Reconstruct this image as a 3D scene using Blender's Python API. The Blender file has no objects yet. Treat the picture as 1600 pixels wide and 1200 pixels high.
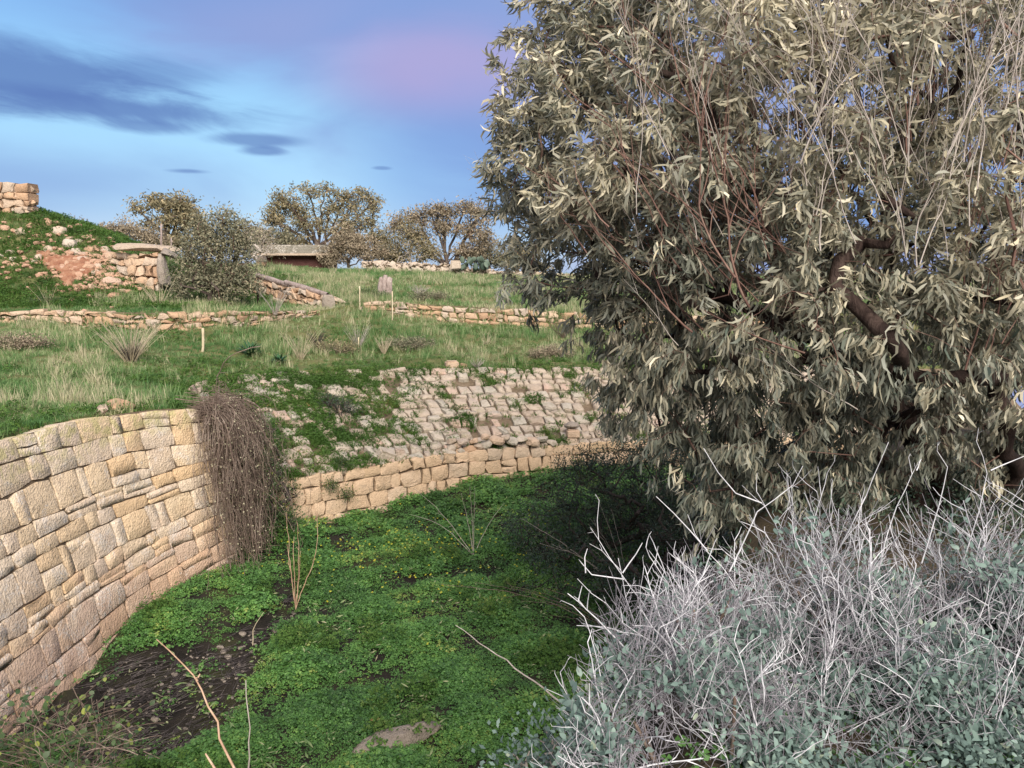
import bpy, math, random
import numpy as np
from math import radians, sin, cos, pi
from mathutils import Vector, Matrix, noise as mnoise

random.seed(7)
RNG = np.random.default_rng(7)
SC = bpy.context.scene
COL = SC.collection

# ------------------------------------------------------------------ camera
F = 1209.0
PITCH = radians(8.7)
CAMZ = 5.0
cam_d = bpy.data.cameras.new("camera")
cam_d.sensor_width = 36.0
cam_d.lens = F / 1600 * 36
cam_d.clip_start = 0.05
cam_d.clip_end = 2000
cam = bpy.data.objects.new("camera", cam_d)
cam.location = (0, 0, CAMZ)
cam.rotation_euler = (pi / 2 - PITCH, 0, 0)
COL.objects.link(cam)
SC.camera = cam

# ------------------------------------------------------------------ light
SUN_EL, SUN_AZ = radians(36), radians(165)     # azimuth clockwise from +Y (behind the camera, a little right)
SC.view_settings.view_transform = 'Standard'
SC.view_settings.look = 'None'
SC.view_settings.exposure = 0.7
SC.view_settings.gamma = 1
sun_d = bpy.data.lights.new("sun", 'SUN')
sun_d.energy = 4.0
sun_d.angle = radians(42)
sun_d.color = (1.0, 0.915, 0.82)
sun = bpy.data.objects.new("sun", sun_d)
sd = Vector((sin(SUN_AZ) * cos(SUN_EL), cos(SUN_AZ) * cos(SUN_EL), sin(SUN_EL)))
sun.rotation_euler = sd.to_track_quat('Z', 'Y').to_euler()
sun.location = sd * 50
COL.objects.link(sun)


class NT:
    """tiny node helper"""
    def __init__(s, nt):
        s.nt = nt
        nt.nodes.clear()

    def n(s, typ, _p=None, **kw):
        nd = s.nt.nodes.new(typ)
        for k, v in (_p or {}).items():
            setattr(nd, k, v)
        for k, v in kw.items():
            key = int(k[1:]) if k[0] == 'i' and k[1:].isdigit() else k.replace('_', ' ')
            sock = nd.inputs[key]
            if hasattr(v, 'links'):
                s.nt.links.new(v, sock)
            else:
                sock.default_value = v
        return nd

    def math(s, op, a, b=0.0, c=None, clamp=False):
        kw = dict(i0=a, i1=b)
        if c is not None:
            kw['i2'] = c
        return s.n('ShaderNodeMath', dict(operation=op, use_clamp=clamp), **kw).outputs[0]

    def mix(s, f, a, b, mode='MIX'):
        nd = s.nt.nodes.new('ShaderNodeMix')
        nd.data_type = 'RGBA'
        nd.blend_type = mode
        for i, v in ((0, f), (6, a), (7, b)):
            if hasattr(v, 'links'):
                s.nt.links.new(v, nd.inputs[i])
            else:
                nd.inputs[i].default_value = (*v, 1) if isinstance(v, tuple) and len(v) == 3 else v
        return nd.outputs[2]

    def ramp(s, f, stops, interp='LINEAR'):
        nd = s.nt.nodes.new('ShaderNodeValToRGB')
        cr = nd.color_ramp
        cr.interpolation = interp
        while len(cr.elements) > 1:
            cr.elements.remove(cr.elements[-1])
        for i, (p, c) in enumerate(stops):
            e = cr.elements[0] if i == 0 else cr.elements.new(p)
            e.position = p
            e.color = (*c, 1) if len(c) == 3 else c
        s.nt.links.new(f, nd.inputs[0])
        return nd.outputs[0]

    def noise(s, vec, scale, detail=4, rough=.55, dist=0.0):
        return s.n('ShaderNodeTexNoise', Vector=vec, Scale=scale, Detail=detail, Roughness=rough, Distortion=dist).outputs[0]

    def step(s, x, a, b):
        """smoothstep a..b of x"""
        nd = s.n('ShaderNodeMapRange', dict(interpolation_type='SMOOTHSTEP'), i0=x, i1=a, i2=b, i3=0.0, i4=1.0)
        return nd.outputs[0]


# ------------------------------------------------------------------ sky
world = bpy.data.worlds.new("World")
SC.world = world
world.use_nodes = True
w = NT(world.node_tree)
SKYS = 0.10
sky = w.n('ShaderNodeTexSky', dict(sky_type='NISHITA', sun_disc=False, sun_elevation=SUN_EL, sun_rotation=SUN_AZ,
                                   air_density=1.0, dust_density=.6, ozone_density=2.5))
tc = w.n('ShaderNodeTexCoord').outputs['Generated']
sep = w.n('ShaderNodeSeparateXYZ', Vector=tc)
az = w.math('ARCTAN2', sep.outputs[0], sep.outputs[1])
el = w.math('ARCSINE', sep.outputs[2])
cv = w.n('ShaderNodeCombineXYZ', X=w.math('MULTIPLY', az, 3.0), Y=w.math('MULTIPLY', el, 9.0), Z=0.3).outputs[0]
cv2 = w.n('ShaderNodeCombineXYZ', X=w.math('MULTIPLY', az, 4.0), Y=w.math('ADD', w.math('MULTIPLY', el, 26.0), w.math('MULTIPLY', az, 2.5)), Z=1.7).outputs[0]
n1 = w.noise(cv, 1.0, 5, .5, .4)
n2 = w.noise(cv2, 1.0, 5, .55, .3)
n3 = w.noise(cv, .55, 2, .5)
cv4 = w.n('ShaderNodeCombineXYZ', X=w.math('MULTIPLY', az, 5.0), Y=w.math('ADD', w.math('MULTIPLY', el, 24.0), w.math('MULTIPLY', az, 3.0)), Z=4.1).outputs[0]
n4 = w.noise(cv4, 1.0, 6, .6, .5)


def lum(r, g, b):
    """sRGB 0-255 to linear radiance before the world strength"""
    f = lambda c: (c / 255 / 12.92) if c < 10 else (((c / 255) + .055) / 1.055) ** 2.4
    k = 1 / SKYS / 2 ** SC.view_settings.exposure
    return (f(r) * k, f(g) * k, f(b) * k)


base = w.ramp(w.math('DIVIDE', el, 1.5, clamp=True), [(0, lum(182, 208, 242)), (.06, lum(168, 214, 250)), (.12, lum(160, 216, 253)), (.18, lum(135, 190, 246)), (.3, lum(105, 158, 230)), (1, lum(80, 130, 210))])
base = w.mix(.18, base, sky.outputs[0])
# broad veil of violet cloud reaching from the zenith down to the right
veil_in = w.math('ADD', w.math('ADD', w.math('MULTIPLY', el, 3.6), w.math('MULTIPLY', az, 1.5)), w.math('MULTIPLY', n1, 1.5))
veil = w.step(veil_in, .70, 1.45)
gone = w.step(w.math('ABSOLUTE', az), 2.2, 1.2)
veilc = w.ramp(n3, [(.35, lum(122, 158, 218)), (.55, lum(142, 164, 220)), (.7, lum(158, 168, 218))])
c = w.mix(w.math('MULTIPLY', veil, .92), base, veilc)


def blob(a0, e0, ra, re, soft=.6, warp=.5, nn=n2):
    """elliptic cloud mask at an azimuth and elevation of the sky"""
    da = w.math('DIVIDE', w.math('SUBTRACT', az, radians(a0)), radians(ra))
    de = w.math('DIVIDE', w.math('SUBTRACT', el, radians(e0)), radians(re))
    d = w.math('SQRT', w.math('ADD', w.math('MULTIPLY', da, da), w.math('MULTIPLY', de, de)))
    d = w.math('ADD', d, w.math('MULTIPLY', w.math('SUBTRACT', nn, .5), warp * 2))
    return w.step(d, 1 + soft / 2, 1 - soft / 2)


pink = blob(-5.0, 13.0, 6.5, 2.5, 1.6, .8, n1)
c = w.mix(w.math('MULTIPLY', pink, .85), c, lum(182, 172, 220))
low = blob(-36, 5.0, 16, 2.4, 1.0, .9, n1)
c = w.mix(w.math('MULTIPLY', low, .6), c, lum(130, 160, 218))
low2 = blob(-4, 6.5, 6.5, 5.0, 1.3, .8, n1)
c = w.mix(w.math('MULTIPLY', low2, .5), c, lum(122, 162, 226))
for a0, e0, ra, re, k in ((-32, 11.4, 8, 1.9, .95), (-27, 9.8, 8.5, .85, .95), (-23.5, 12.2, 3.5, .8, .5), (-24.6, 8.9, 3.0, .42, .75),
                          (-17.6, 8.4, 2.6, .38, .8), (-17.3, 7.7, 1.2, .28, .8), (-22.2, 6.2, 1.3, .16, .7), (-9.3, 6.8, .6, .12, .6)):
    m = blob(a0, e0, ra, re, 1.1, 1.0, n4)
    c = w.mix(w.math('MULTIPLY', m, k * .9), c, lum(98, 130, 192))
behind = w.step(w.math('ABSOLUTE', az), .95, 1.9)  # unseen sky behind and overhead made paler and warmer to raise ambient light
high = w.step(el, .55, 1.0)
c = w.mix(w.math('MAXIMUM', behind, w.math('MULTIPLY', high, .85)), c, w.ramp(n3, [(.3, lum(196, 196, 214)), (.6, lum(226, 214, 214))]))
hz = w.step(el, .07, .0)
c = w.mix(w.math('MULTIPLY', w.math('MULTIPLY', hz, w.step(n1, .45, .6)), .5), c, lum(172, 178, 224))
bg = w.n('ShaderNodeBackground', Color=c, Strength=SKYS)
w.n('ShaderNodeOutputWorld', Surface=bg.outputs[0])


# ------------------------------------------------------------------ helpers
def ray(px, py):
    xc, yc = (px - 800) / F, (600 - py) / F
    return np.array([xc, cos(PITCH) + yc * sin(PITCH), -sin(PITCH) + yc * cos(PITCH)])


def at_y(px, py, Y):
    d = ray(px, py)
    return np.array([0, 0, CAMZ]) + d * (Y / d[1])


def at_z(px, py, z):
    d = ray(px, py)
    return np.array([0, 0, CAMZ]) + d * ((z - CAMZ) / d[2])


def chaikin(p, n=2):
    p = np.asarray(p, float)
    for _ in range(n):
        q = [p[0]]
        for a, b in zip(p[:-1], p[1:]):
            q += [a * .75 + b * .25, a * .25 + b * .75]
        q.append(p[-1])
        p = np.array(q)
    return p


def polylen(p):
    return np.concatenate([[0], np.cumsum(np.linalg.norm(np.diff(p, axis=0), axis=1))])


def along(p, u):
    """point(s) at fraction u of arc length"""
    s = polylen(p)
    uu = np.asarray(u) * s[-1]
    return np.stack([np.interp(uu, s, p[:, i]) for i in range(p.shape[1])], -1)


def inside(poly, x, y):
    poly = np.asarray(poly)
    r = np.zeros(np.shape(x), bool)
    j = len(poly) - 1
    for i in range(len(poly)):
        xi, yi = poly[i][:2]
        xj, yj = poly[j][:2]
        c_ = ((yi > y) != (yj > y)) & (x < (xj - xi) * (y - yi) / (yj - yi + 1e-12) + xi)
        r ^= c_
        j = i
    return r


def dist_poly(poly, x, y):
    p = np.stack([x, y], -1)
    best = np.full(np.shape(x), 1e9)
    for a, b in zip(poly[:-1], poly[1:]):
        a = np.array(a[:2]); b = np.array(b[:2])
        ab = b - a
        t = np.clip(((p - a) @ ab) / (ab @ ab), 0, 1)
        d = np.linalg.norm(p - (a + t[..., None] * ab), axis=-1)
        best = np.minimum(best, d)
    return best


def snoise(x, y, s=1.0, seed=0.0):
    """cheap smooth noise from sines, about -1..1"""
    x = np.asarray(x) * s; y = np.asarray(y) * s
    return (np.sin(x * 1.7 + y * 1.1 + seed) + np.sin(x * -1.3 + y * 2.1 + seed * 2.3 + 1) + np.sin(x * 3.1 + y * .7 + seed * .7 + 2) * .6
            + np.sin(x * .9 - y * 3.7 + seed * 1.9 + 4) * .6 + np.sin(x * 5.3 + y * 4.1 + seed) * .3) / 2.6


def mesh_from(name, V, Fc, smooth=True, attrs=None):
    """V (n,3); Fc list of equal-length int arrays or a list of tuples"""
    m = bpy.data.meshes.new(name)
    V = np.asarray(V, np.float32)
    if isinstance(Fc, np.ndarray):
        Fc = [Fc]
    if len(Fc) and isinstance(Fc[0], np.ndarray):
        loops = np.concatenate([f.ravel() for f in Fc]).astype(np.int32)
        tot = np.concatenate([np.full(len(f), f.shape[1]) for f in Fc]).astype(np.int32)
    else:
        loops = np.array([i for f in Fc for i in f], np.int32)
        tot = np.array([len(f) for f in Fc], np.int32)
    start = np.concatenate([[0], np.cumsum(tot)[:-1]]).astype(np.int32)
    m.vertices.add(len(V)); m.vertices.foreach_set('co', V.ravel())
    m.loops.add(len(loops)); m.loops.foreach_set('vertex_index', loops)
    m.polygons.add(len(tot)); m.polygons.foreach_set('loop_start', start)
    m.polygons.foreach_set('loop_total', tot)
    m.polygons.foreach_set('use_smooth', np.full(len(tot), smooth))
    for k, a in (attrs or {}).items():
        at = m.attributes.new(k, 'FLOAT', 'POINT')
        at.data.foreach_set('value', np.asarray(a, np.float32))
    m.update(calc_edges=True)
    return m


def link(name, me, mat=None, parent=None, loc=None, kind=None):
    o = bpy.data.objects.new(name, me)
    if mat is not None and me is not None and len(me.materials) == 0:
        me.materials.append(mat)
    if loc is not None:
        o.location = loc
    if parent is not None:
        o.parent = parent
    if kind:
        o['kind'] = kind
    COL.objects.link(o)
    return o


def empty(name, label, cat, loc=(0, 0, 0), group=None):
    o = bpy.data.objects.new(name, None)
    o.empty_display_size = .2
    o.location = loc
    o['label'] = label
    o['category'] = cat
    if group:
        o['group'] = group
    COL.objects.link(o)
    return o


def tag(o, label, cat, group=None):
    o['label'] = label; o['category'] = cat
    if group:
        o['group'] = group
    return o


def rebase(m, loc):
    """shift mesh coordinates so that its object can stand at loc"""
    n = len(m.vertices)
    a = np.empty(n * 3, np.float32)
    m.vertices.foreach_get('co', a)
    a = (a.reshape(-1, 3) - np.asarray(loc, np.float32)).ravel()
    m.vertices.foreach_set('co', a)
    m.update()


# ------------------------------------------------------------------ materials
def new_mat(name):
    m = bpy.data.materials.new(name)
    m.use_nodes = True
    return m, NT(m.node_tree)


def finish(m, t, col, rough=.9, bump=None, bstr=.5, bdist=.02, spec=.2):
    kw = dict(Base_Color=col, Roughness=rough)
    p = t.n('ShaderNodeBsdfPrincipled', **kw)
    p.inputs['Specular IOR Level'].default_value = spec
    if bump is not None:
        b = t.n('ShaderNodeBump', Height=bump, Strength=bstr, Distance=bdist)
        t.nt.links.new(b.outputs[0], p.inputs['Normal'])
    t.n('ShaderNodeOutputMaterial', Surface=p.outputs[0])
    return m


def stone_mat(name, stops, grime=(.16, .13, .10), lichen=None, pink=0.0, white=0.0, gr=.6, scale=1.0, green=0.0):
    m, t = new_mat(name)
    pos = t.n('ShaderNodeNewGeometry').outputs['Position']
    rnd = t.n('ShaderNodeObjectInfo').outputs['Random']
    a = t.noise(pos, 2.6 * scale, 5, .6, .5)
    b = t.noise(pos, 11 * scale, 6, .65, .6)
    f = t.noise(pos, 46 * scale, 4, .7)
    v = t.math('ADD', t.math('MULTIPLY', rnd, .74), t.math('MULTIPLY', a, .28))
    col = t.ramp(v, stops)
    if pink:
        pz = t.n('ShaderNodeSeparateXYZ', Vector=pos)
        lowm = t.step(t.math('ADD', pz.outputs[2], t.math('MULTIPLY', a, 1.6)), 2.3, .9)
        col = t.mix(t.math('MULTIPLY', lowm, pink), col, (.52, .34, .27))
    col = t.mix(.5, col, t.ramp(b, [(.3, (.66, .60, .53)), (.5, (1, .98, .95)), (.7, (1.22, 1.2, 1.16))]), 'MULTIPLY')
    g = t.math('MULTIPLY', t.step(t.noise(pos, 5 * scale, 6, .7, .8), .56, .72), gr)
    col = t.mix(g, col, grime)
    if white:
        wv = t.math('MULTIPLY', t.step(t.math('ADD', t.noise(pos, 3.4 * scale, 5, .7, 1.4), t.math('MULTIPLY', t.math('SUBTRACT', rnd, .5), .16)), .55, .62), white)
        wv = t.math('MULTIPLY', wv, t.step(t.noise(pos, 26 * scale, 4, .7, 2.0), .47, .56))
        col = t.mix(wv, col, (.66, .62, .57))
    if lichen:
        lz0, lz1, lc = lichen
        sz = t.n('ShaderNodeSeparateXYZ', Vector=pos).outputs[2]
        lm = t.math('MULTIPLY', t.step(sz, lz0, lz1), t.step(t.noise(pos, 4.5, 5, .7, .5), .42, .6))
        col = t.mix(t.math('MULTIPLY', lm, .8), col, lc)
    if green:
        gm = t.math('MULTIPLY', t.step(t.noise(pos, 3.3, 5, .7, .5), .52, .68), green)
        col = t.mix(gm, col, (.15, .16, .07))
    h = t.math('ADD', t.math('MULTIPLY', b, 1.0), t.math('MULTIPLY', f, .45))
    pit = t.n('ShaderNodeTexVoronoi', dict(feature='F1'), Vector=pos, Scale=34 * scale).outputs[0]
    h = t.math('ADD', h, t.math('MULTIPLY', pit, .35))
    return finish(m, t, col, .92, h, .85, .035 / scale ** .5, .12)


M = {}
M['wall'] = stone_mat('golden_limestone', [(0, (.54, .42, .31)), (.2, (.68, .50, .31)), (.4, (.71, .57, .40)), (.6, (.64, .53, .42)), (.78, (.73, .62, .48)), (1, (.72, .52, .29))],
                      lichen=(2.35, 2.75, (.46, .42, .20)), pink=.62, white=.85, gr=.45)
M['low'] = stone_mat('honey_limestone', [(0, (.44, .33, .21)), (.35, (.55, .41, .28)), (.7, (.58, .44, .31)), (1, (.50, .43, .36))], gr=.6, grime=(.2, .17, .14))
M['pave'] = stone_mat('weathered_grey_limestone', [(0, (.30, .23, .18)), (.25, (.44, .37, .30)), (.5, (.48, .43, .36)), (.7, (.40, .375, .32)), (.86, (.50, .37, .30)), (1, (.55, .50, .44))], gr=.7, grime=(.19, .17, .14), green=.5)
M['rubble'] = stone_mat('orange_limestone_rubble', [(0, (.36, .24, .17)), (.3, (.47, .32, .21)), (.6, (.52, .40, .30)), (.85, (.44, .38, .32)), (1, (.52, .31, .20))], gr=.7)
M['red'] = stone_mat('reddish_limestone_rubble', [(0, (.36, .21, .15)), (.4, (.46, .31, .22)), (.7, (.48, .40, .33)), (1, (.42, .21, .14))], gr=.5)
M['pale'] = stone_mat('pale_limestone', [(0, (.42, .34, .26)), (.5, (.47, .40, .33)), (1, (.48, .43, .37))], gr=.4, scale=.7)
M['greyrock'] = stone_mat('grey_rock', [(0, (.24, .21, .18)), (1, (.34, .30, .26))], gr=.3)
M['ironred'] = stone_mat('dark_red_rendered_wall', [(0, (.09, .045, .042)), (1, (.14, .065, .06))], gr=.3, scale=.5)
M['concrete'] = stone_mat('stained_concrete', [(0, (.17, .165, .14)), (.5, (.25, .24, .21)), (1, (.21, .20, .17))], gr=.5, scale=.35, white=.6)

# mortar / earth behind stones
m, t = new_mat('dark_joint_earth')
pos = t.n('ShaderNodeNewGeometry').outputs['Position']
nz = t.noise(pos, 9, 5, .7)
M['core'] = finish(m, t, t.ramp(nz, [(.3, (.10, .075, .05)), (.7, (.22, .17, .12))]), .95, nz, .8, .03)


def ground_mat(name, a, b, c2, s=1.5, bs=.8):
    m, t = new_mat(name)
    pos = t.n('ShaderNodeNewGeometry').outputs['Position']
    n_ = t.noise(pos, s, 6, .65, .3)
    f = t.noise(pos, s * 22, 4, .7)
    col = t.ramp(n_, [(.3, a), (.5, b), (.68, c2)])
    col = t.mix(.6, col, t.ramp(f, [(.3, (.5, .5, .5)), (.7, (1.3, 1.3, 1.3))]), 'MULTIPLY')
    return finish(m, t, col, .95, f, bs, .05)


M['soil'] = ground_mat('grassy_soil', (.055, .075, .025), (.12, .13, .05), (.20, .18, .09), .6)
M['mound'] = ground_mat('green_mound_soil', (.04, .06, .02), (.08, .10, .03), (.2, .12, .07), .7)
M['redsoil'] = ground_mat('red_soil', (.24, .105, .065), (.34, .17, .105), (.44, .27, .18), 3.5)
M['floor'] = ground_mat('damp_ditch_soil', (.014, .013, .011), (.032, .027, .022), (.055, .06, .022), 1.6)
M['bank'] = ground_mat('litter_covered_bank', (.05, .04, .03), (.10, .08, .05), (.17, .14, .1), 2.0)


def leaf_mat(name, stops, rough=.55, spec=.35, trans=.2, instancer=False, under=None, noisy=True):
    m, t = new_mat(name)
    at = t.n('ShaderNodeAttribute', dict(attribute_name='tint', attribute_type='INSTANCER' if instancer else 'GEOMETRY')).outputs['Fac']
    if instancer:
        pt = t.n('ShaderNodeAttribute', dict(attribute_name='tone', attribute_type='GEOMETRY')).outputs['Fac']
        at = t.math('ADD', at, t.math('MULTIPLY', t.math('SUBTRACT', pt, .5), .45), clamp=True)
    col = t.ramp(at, stops)
    if under:
        bf = t.n('ShaderNodeNewGeometry').outputs['Backfacing']
        col = t.mix(t.math('MULTIPLY', bf, under[1]), col, under[0])
    p = t.n('ShaderNodeBsdfPrincipled', Base_Color=col, Roughness=rough)
    p.inputs['Specular IOR Level'].default_value = spec
    tr = t.n('ShaderNodeBsdfTranslucent', Color=col)
    mx = t.n('ShaderNodeMixShader', i0=trans, i1=p.outputs[0], i2=tr.outputs[0])
    t.n('ShaderNodeOutputMaterial', Surface=mx.outputs[0])
    return m


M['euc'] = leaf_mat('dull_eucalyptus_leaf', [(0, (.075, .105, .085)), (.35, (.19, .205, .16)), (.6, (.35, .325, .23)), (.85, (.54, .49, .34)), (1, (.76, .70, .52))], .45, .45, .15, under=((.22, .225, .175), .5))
M['far_olive'] = leaf_mat('far_olive_brown_leaf', [(0, (.10, .10, .06)), (.5, (.22, .20, .12)), (1, (.46, .38, .23))], .7, .2, .2)
M['far_brown'] = leaf_mat('far_dry_brown_leaf', [(0, (.12, .105, .075)), (.5, (.26, .22, .155)), (1, (.47, .39, .28))], .7, .2, .2)
M['far_green'] = leaf_mat('far_dusty_green_leaf', [(0, (.08, .09, .06)), (.5, (.18, .18, .12)), (1, (.42, .38, .25))], .7, .2, .2)
M['salt'] = leaf_mat('grey_green_saltbush_leaf', [(0, (.07, .11, .10)), (.5, (.14, .21, .185)), (.85, (.22, .31, .27)), (1, (.32, .38, .28))], .6, .3, .12)
M['dark'] = leaf_mat('dark_evergreen_leaf', [(0, (.018, .034, .024)), (.5, (.038, .066, .044)), (.85, (.07, .105, .062)), (1, (.17, .12, .085))], .5, .35, .08)
M['clover'] = leaf_mat('clover_leaf', [(0, (.036, .085, .026)), (.35, (.075, .175, .048)), (.65, (.115, .26, .065)), (.88, (.18, .33, .08)), (1, (.28, .35, .09))], .5, .3, .25, True)
M['weed'] = leaf_mat('low_green_weed', [(0, (.04, .09, .02)), (.5, (.075, .155, .03)), (.85, (.13, .19, .05)), (1, (.24, .15, .07))], .6, .2, .25, True)
M['grass'] = leaf_mat('grass_blade', [(0, (.06, .15, .045)), (.35, (.11, .22, .07)), (.6, (.20, .28, .12)), (.8, (.36, .38, .21)), (1, (.52, .47, .32))], .6, .25, .25, True)
M['bramble'] = leaf_mat('bramble_leaf', [(0, (.04, .075, .03)), (.75, (.09, .14, .05)), (1, (.26, .30, .06))], .5, .35, .25)
M['asph'] = leaf_mat('dark_green_strap_leaf', [(0, (.02, .07, .03)), (1, (.05, .14, .05))], .45, .35, .15)
M['cactus'] = leaf_mat('blue_green_cactus', [(0, (.05, .08, .06)), (1, (.11, .15, .11))], .6, .3, .0)
M['seed'] = leaf_mat('pale_dry_leaf', [(0, (.20, .19, .12)), (1, (.50, .47, .33))], .7, .2, .2)
M['petal'] = leaf_mat('yellow_petal', [(0, (.65, .62, .05)), (1, (.85, .80, .12))], .6, .2, .3, True)


def bark_mat(name, a, b, c2, s=9, bd=.02, rough=.85):
    m, t = new_mat(name)
    pos = t.n('ShaderNodeNewGeometry').outputs['Position']
    mp = t.n('ShaderNodeMapping', Vector=pos, Scale=(1, 1, .35)).outputs[0]
    n_ = t.noise(mp, s, 6, .7, .8)
    n2_ = t.noise(pos, 2.2, 3, .6)
    col = t.ramp(t.math('ADD', t.math('MULTIPLY', n_, .6), t.math('MULTIPLY', n2_, .4)), [(.36, a), (.5, b), (.64, c2)])
    return finish(m, t, col, rough, n_, .9, bd, .25)


M['trunk'] = bark_mat('dark_red_brown_bark', (.016, .010, .009), (.038, .024, .020), (.10, .07, .058), 11, .05)
M['branch'] = bark_mat('reddish_brown_twig', (.10, .055, .045), (.17, .10, .08), (.27, .19, .15), 14, .005)
M['bare'] = bark_mat('bare_grey_twig', (.26, .22, .19), (.40, .36, .32), (.52, .48, .44), 20, .004)
M['salttwig'] = bark_mat('bleached_saltbush_twig', (.36, .37, .40), (.56, .57, .60), (.76, .77, .80), 25, .003)
M['salttwig2'] = bark_mat('inner_grey_twig', (.15, .145, .16), (.26, .25, .28), (.42, .41, .45), 25, .003)
M['vine'] = bark_mat('brown_dry_stem', (.075, .052, .042), (.16, .12, .095), (.32, .26, .22), 20, .004)
M['darktwig'] = bark_mat('dark_fallen_stem', (.03, .025, .02), (.06, .05, .045), (.12, .10, .09), 20, .004)
M['rotted'] = bark_mat('rotted_grey_stem', (.03, .028, .028), (.07, .06, .06), (.17, .15, .14), 14, .004)
M['straw'] = bark_mat('pale_straw_stalk', (.36, .30, .20), (.50, .43, .30), (.62, .55, .42), 20, .004)
M['tan'] = bark_mat('reddish_tan_stem', (.26, .16, .11), (.42, .28, .19), (.56, .42, .31), 20, .004)
M['wood'] = bark_mat('weathered_grey_wood', (.14, .11, .10), (.30, .24, .22), (.46, .40, .37), 16, .03)
M['fartrunk'] = bark_mat('far_tree_bark', (.05, .04, .035), (.09, .07, .06), (.14, .11, .09), 6, .02)


# ------------------------------------------------------------------ generators
def tubes(P0, P1, R0, R1, T0, T1, n=4):
    """frustums between paired points, vectorised. returns V, F"""
    P0, P1, T0, T1 = map(lambda a: np.asarray(a, float), (P0, P1, T0, T1))
    R0 = np.asarray(R0, float)[:, None, None]; R1 = np.asarray(R1, float)[:, None, None]

    def ring(P, T, R):
        T = T / (np.linalg.norm(T, axis=1, keepdims=True) + 1e-9)
        ref = np.where(np.abs(T[:, 1:2]) < .93, np.array([[0, 1., 0]]), np.array([[1., 0, 0]]))
        A = np.cross(T, ref); A /= np.linalg.norm(A, axis=1, keepdims=True) + 1e-9
        B = np.cross(T, A)
        ang = np.arange(n) * 2 * pi / n
        return P[:, None, :] + R * (A[:, None, :] * np.cos(ang)[None, :, None] + B[:, None, :] * np.sin(ang)[None, :, None])
    V = np.concatenate([ring(P0, T0, R0), ring(P1, T1, R1)], 1)
    E = len(P0)
    k = np.arange(n)
    quad = np.stack([k, (k + 1) % n, (k + 1) % n + n, k + n], 1)
    Fq = (np.arange(E)[:, None, None] * (2 * n) + quad[None]).reshape(-1, 4)
    return V.reshape(-1, 3), Fq


def merge(parts):
    V, Fs, off = [], [], 0
    for v, f in parts:
        V.append(v); Fs.append(f + off); off += len(v)
    return np.concatenate(V), Fs


class Skel:
    def __init__(s):
        s.P = []; s.par = []; s.leafw = []

    def add(s, p, par):
        s.P.append(np.asarray(p, float)); s.par.append(par); s.leafw.append(0.0)
        return len(s.P) - 1

    def line(s, pts, par=-1, step=.18, wob=.03, rng=RNG):
        """polyline smoothed and resampled, returns last index"""
        pts = chaikin(np.array(pts, float), 2)
        L = polylen(pts)[-1]
        k = max(2, int(L / step))
        q = along(pts, np.linspace(0, 1, k + 1))
        q[1:-1] += rng.normal(0, wob, (k - 1, 3))
        st = 0 if par < 0 else 1
        for a in q[st:]:
            par = s.add(a, par)
        return par

    def attract(s, targets, w=1.0, sag=0.0, step=.16, wob=.02, upbias=.25, rng=RNG, minidx=0):
        """connect every target to the nearest node of the skeleton with a bent twig"""
        root = s.P[0]
        order = np.argsort(np.linalg.norm(targets - root, axis=1))
        cap = len(s.P) + len(targets) * 12 + 1000
        buf = np.empty((cap, 3)); n = len(s.P)
        buf[:n] = s.P
        ends = []
        for i in order:
            tg = targets[i]
            d = buf[minidx:n] - tg
            # branches prefer to leave from nodes lying lower / nearer to the trunk
            cost = np.einsum('ij,ij->i', d, d) + upbias * np.maximum(0, d[:, 2]) ** 2
            j = int(np.argmin(cost)) + minidx
            a = buf[j]
            L = np.linalg.norm(tg - a)
            k = max(1, int(L / step))
            side = rng.normal(0, 1, 3) * L * .08
            par = j
            for q in range(1, k + 1):
                f = q / k
                p = a + (tg - a) * f + side * sin(pi * f) + rng.normal(0, wob, 3) * (q < k)
                p[2] += sag * L * sin(pi * f)
                par = s.add(p, par)
                buf[n] = p; n += 1
            s.leafw[par] += w
            ends.append(par)
        return ends

    def radii(s, k, p=.5, rmin=.002, rmax=9):
        n = len(s.P)
        wgt = np.array(s.leafw) + 1e-6
        par = np.array(s.par)
        for i in range(n - 1, -1, -1):
            if par[i] >= 0:
                wgt[par[i]] += wgt[i]
        s.w = wgt
        return np.clip(k * wgt ** p, rmin, rmax)

    def mesh(s, R, name, thick, n_thick=8, n_thin=4, which='both'):
        P = np.array(s.P); par = np.array(s.par)
        idx = np.where(par >= 0)[0]
        pa = par[idx]
        T = np.zeros_like(P)
        T[idx] = P[idx] - P[pa]
        # main continuation: heaviest child
        main = {}
        for i in idx[np.argsort(s.w[idx])]:
            main[par[i]] = i
        ismain = np.zeros(len(P), bool)
        for a, b in main.items():
            ismain[b] = True
        Tn = T.copy()
        for a, b in main.items():
            Tn[a] = T[a] / (np.linalg.norm(T[a]) + 1e-9) + T[b] / (np.linalg.norm(T[b]) + 1e-9)
        im = ismain[idx]
        T0 = np.where(im[:, None], Tn[pa], T[idx])
        R0 = np.where(im, R[pa], np.minimum(R[idx] * 1.25, R[pa]))
        out = {}
        tk = np.maximum(R0, R[idx]) >= thick
        for key, sel, n in (('thick', tk, n_thick), ('thin', ~tk, n_thin)):
            if sel.any():
                V, Fq = tubes(P[pa][sel], P[idx][sel], R0[sel], R[idx][sel], T0[sel], Tn[idx][sel], n)
                out[key] = mesh_from(name + '_' + key, V, Fq)
        return out


def weld(me, d=.0005):
    import bmesh
    bm = bmesh.new(); bm.from_mesh(me)
    bmesh.ops.remove_doubles(bm, verts=bm.verts, dist=d)
    bm.to_mesh(me); bm.free()
    for p in me.polygons:
        p.use_smooth = True
    return me


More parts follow.
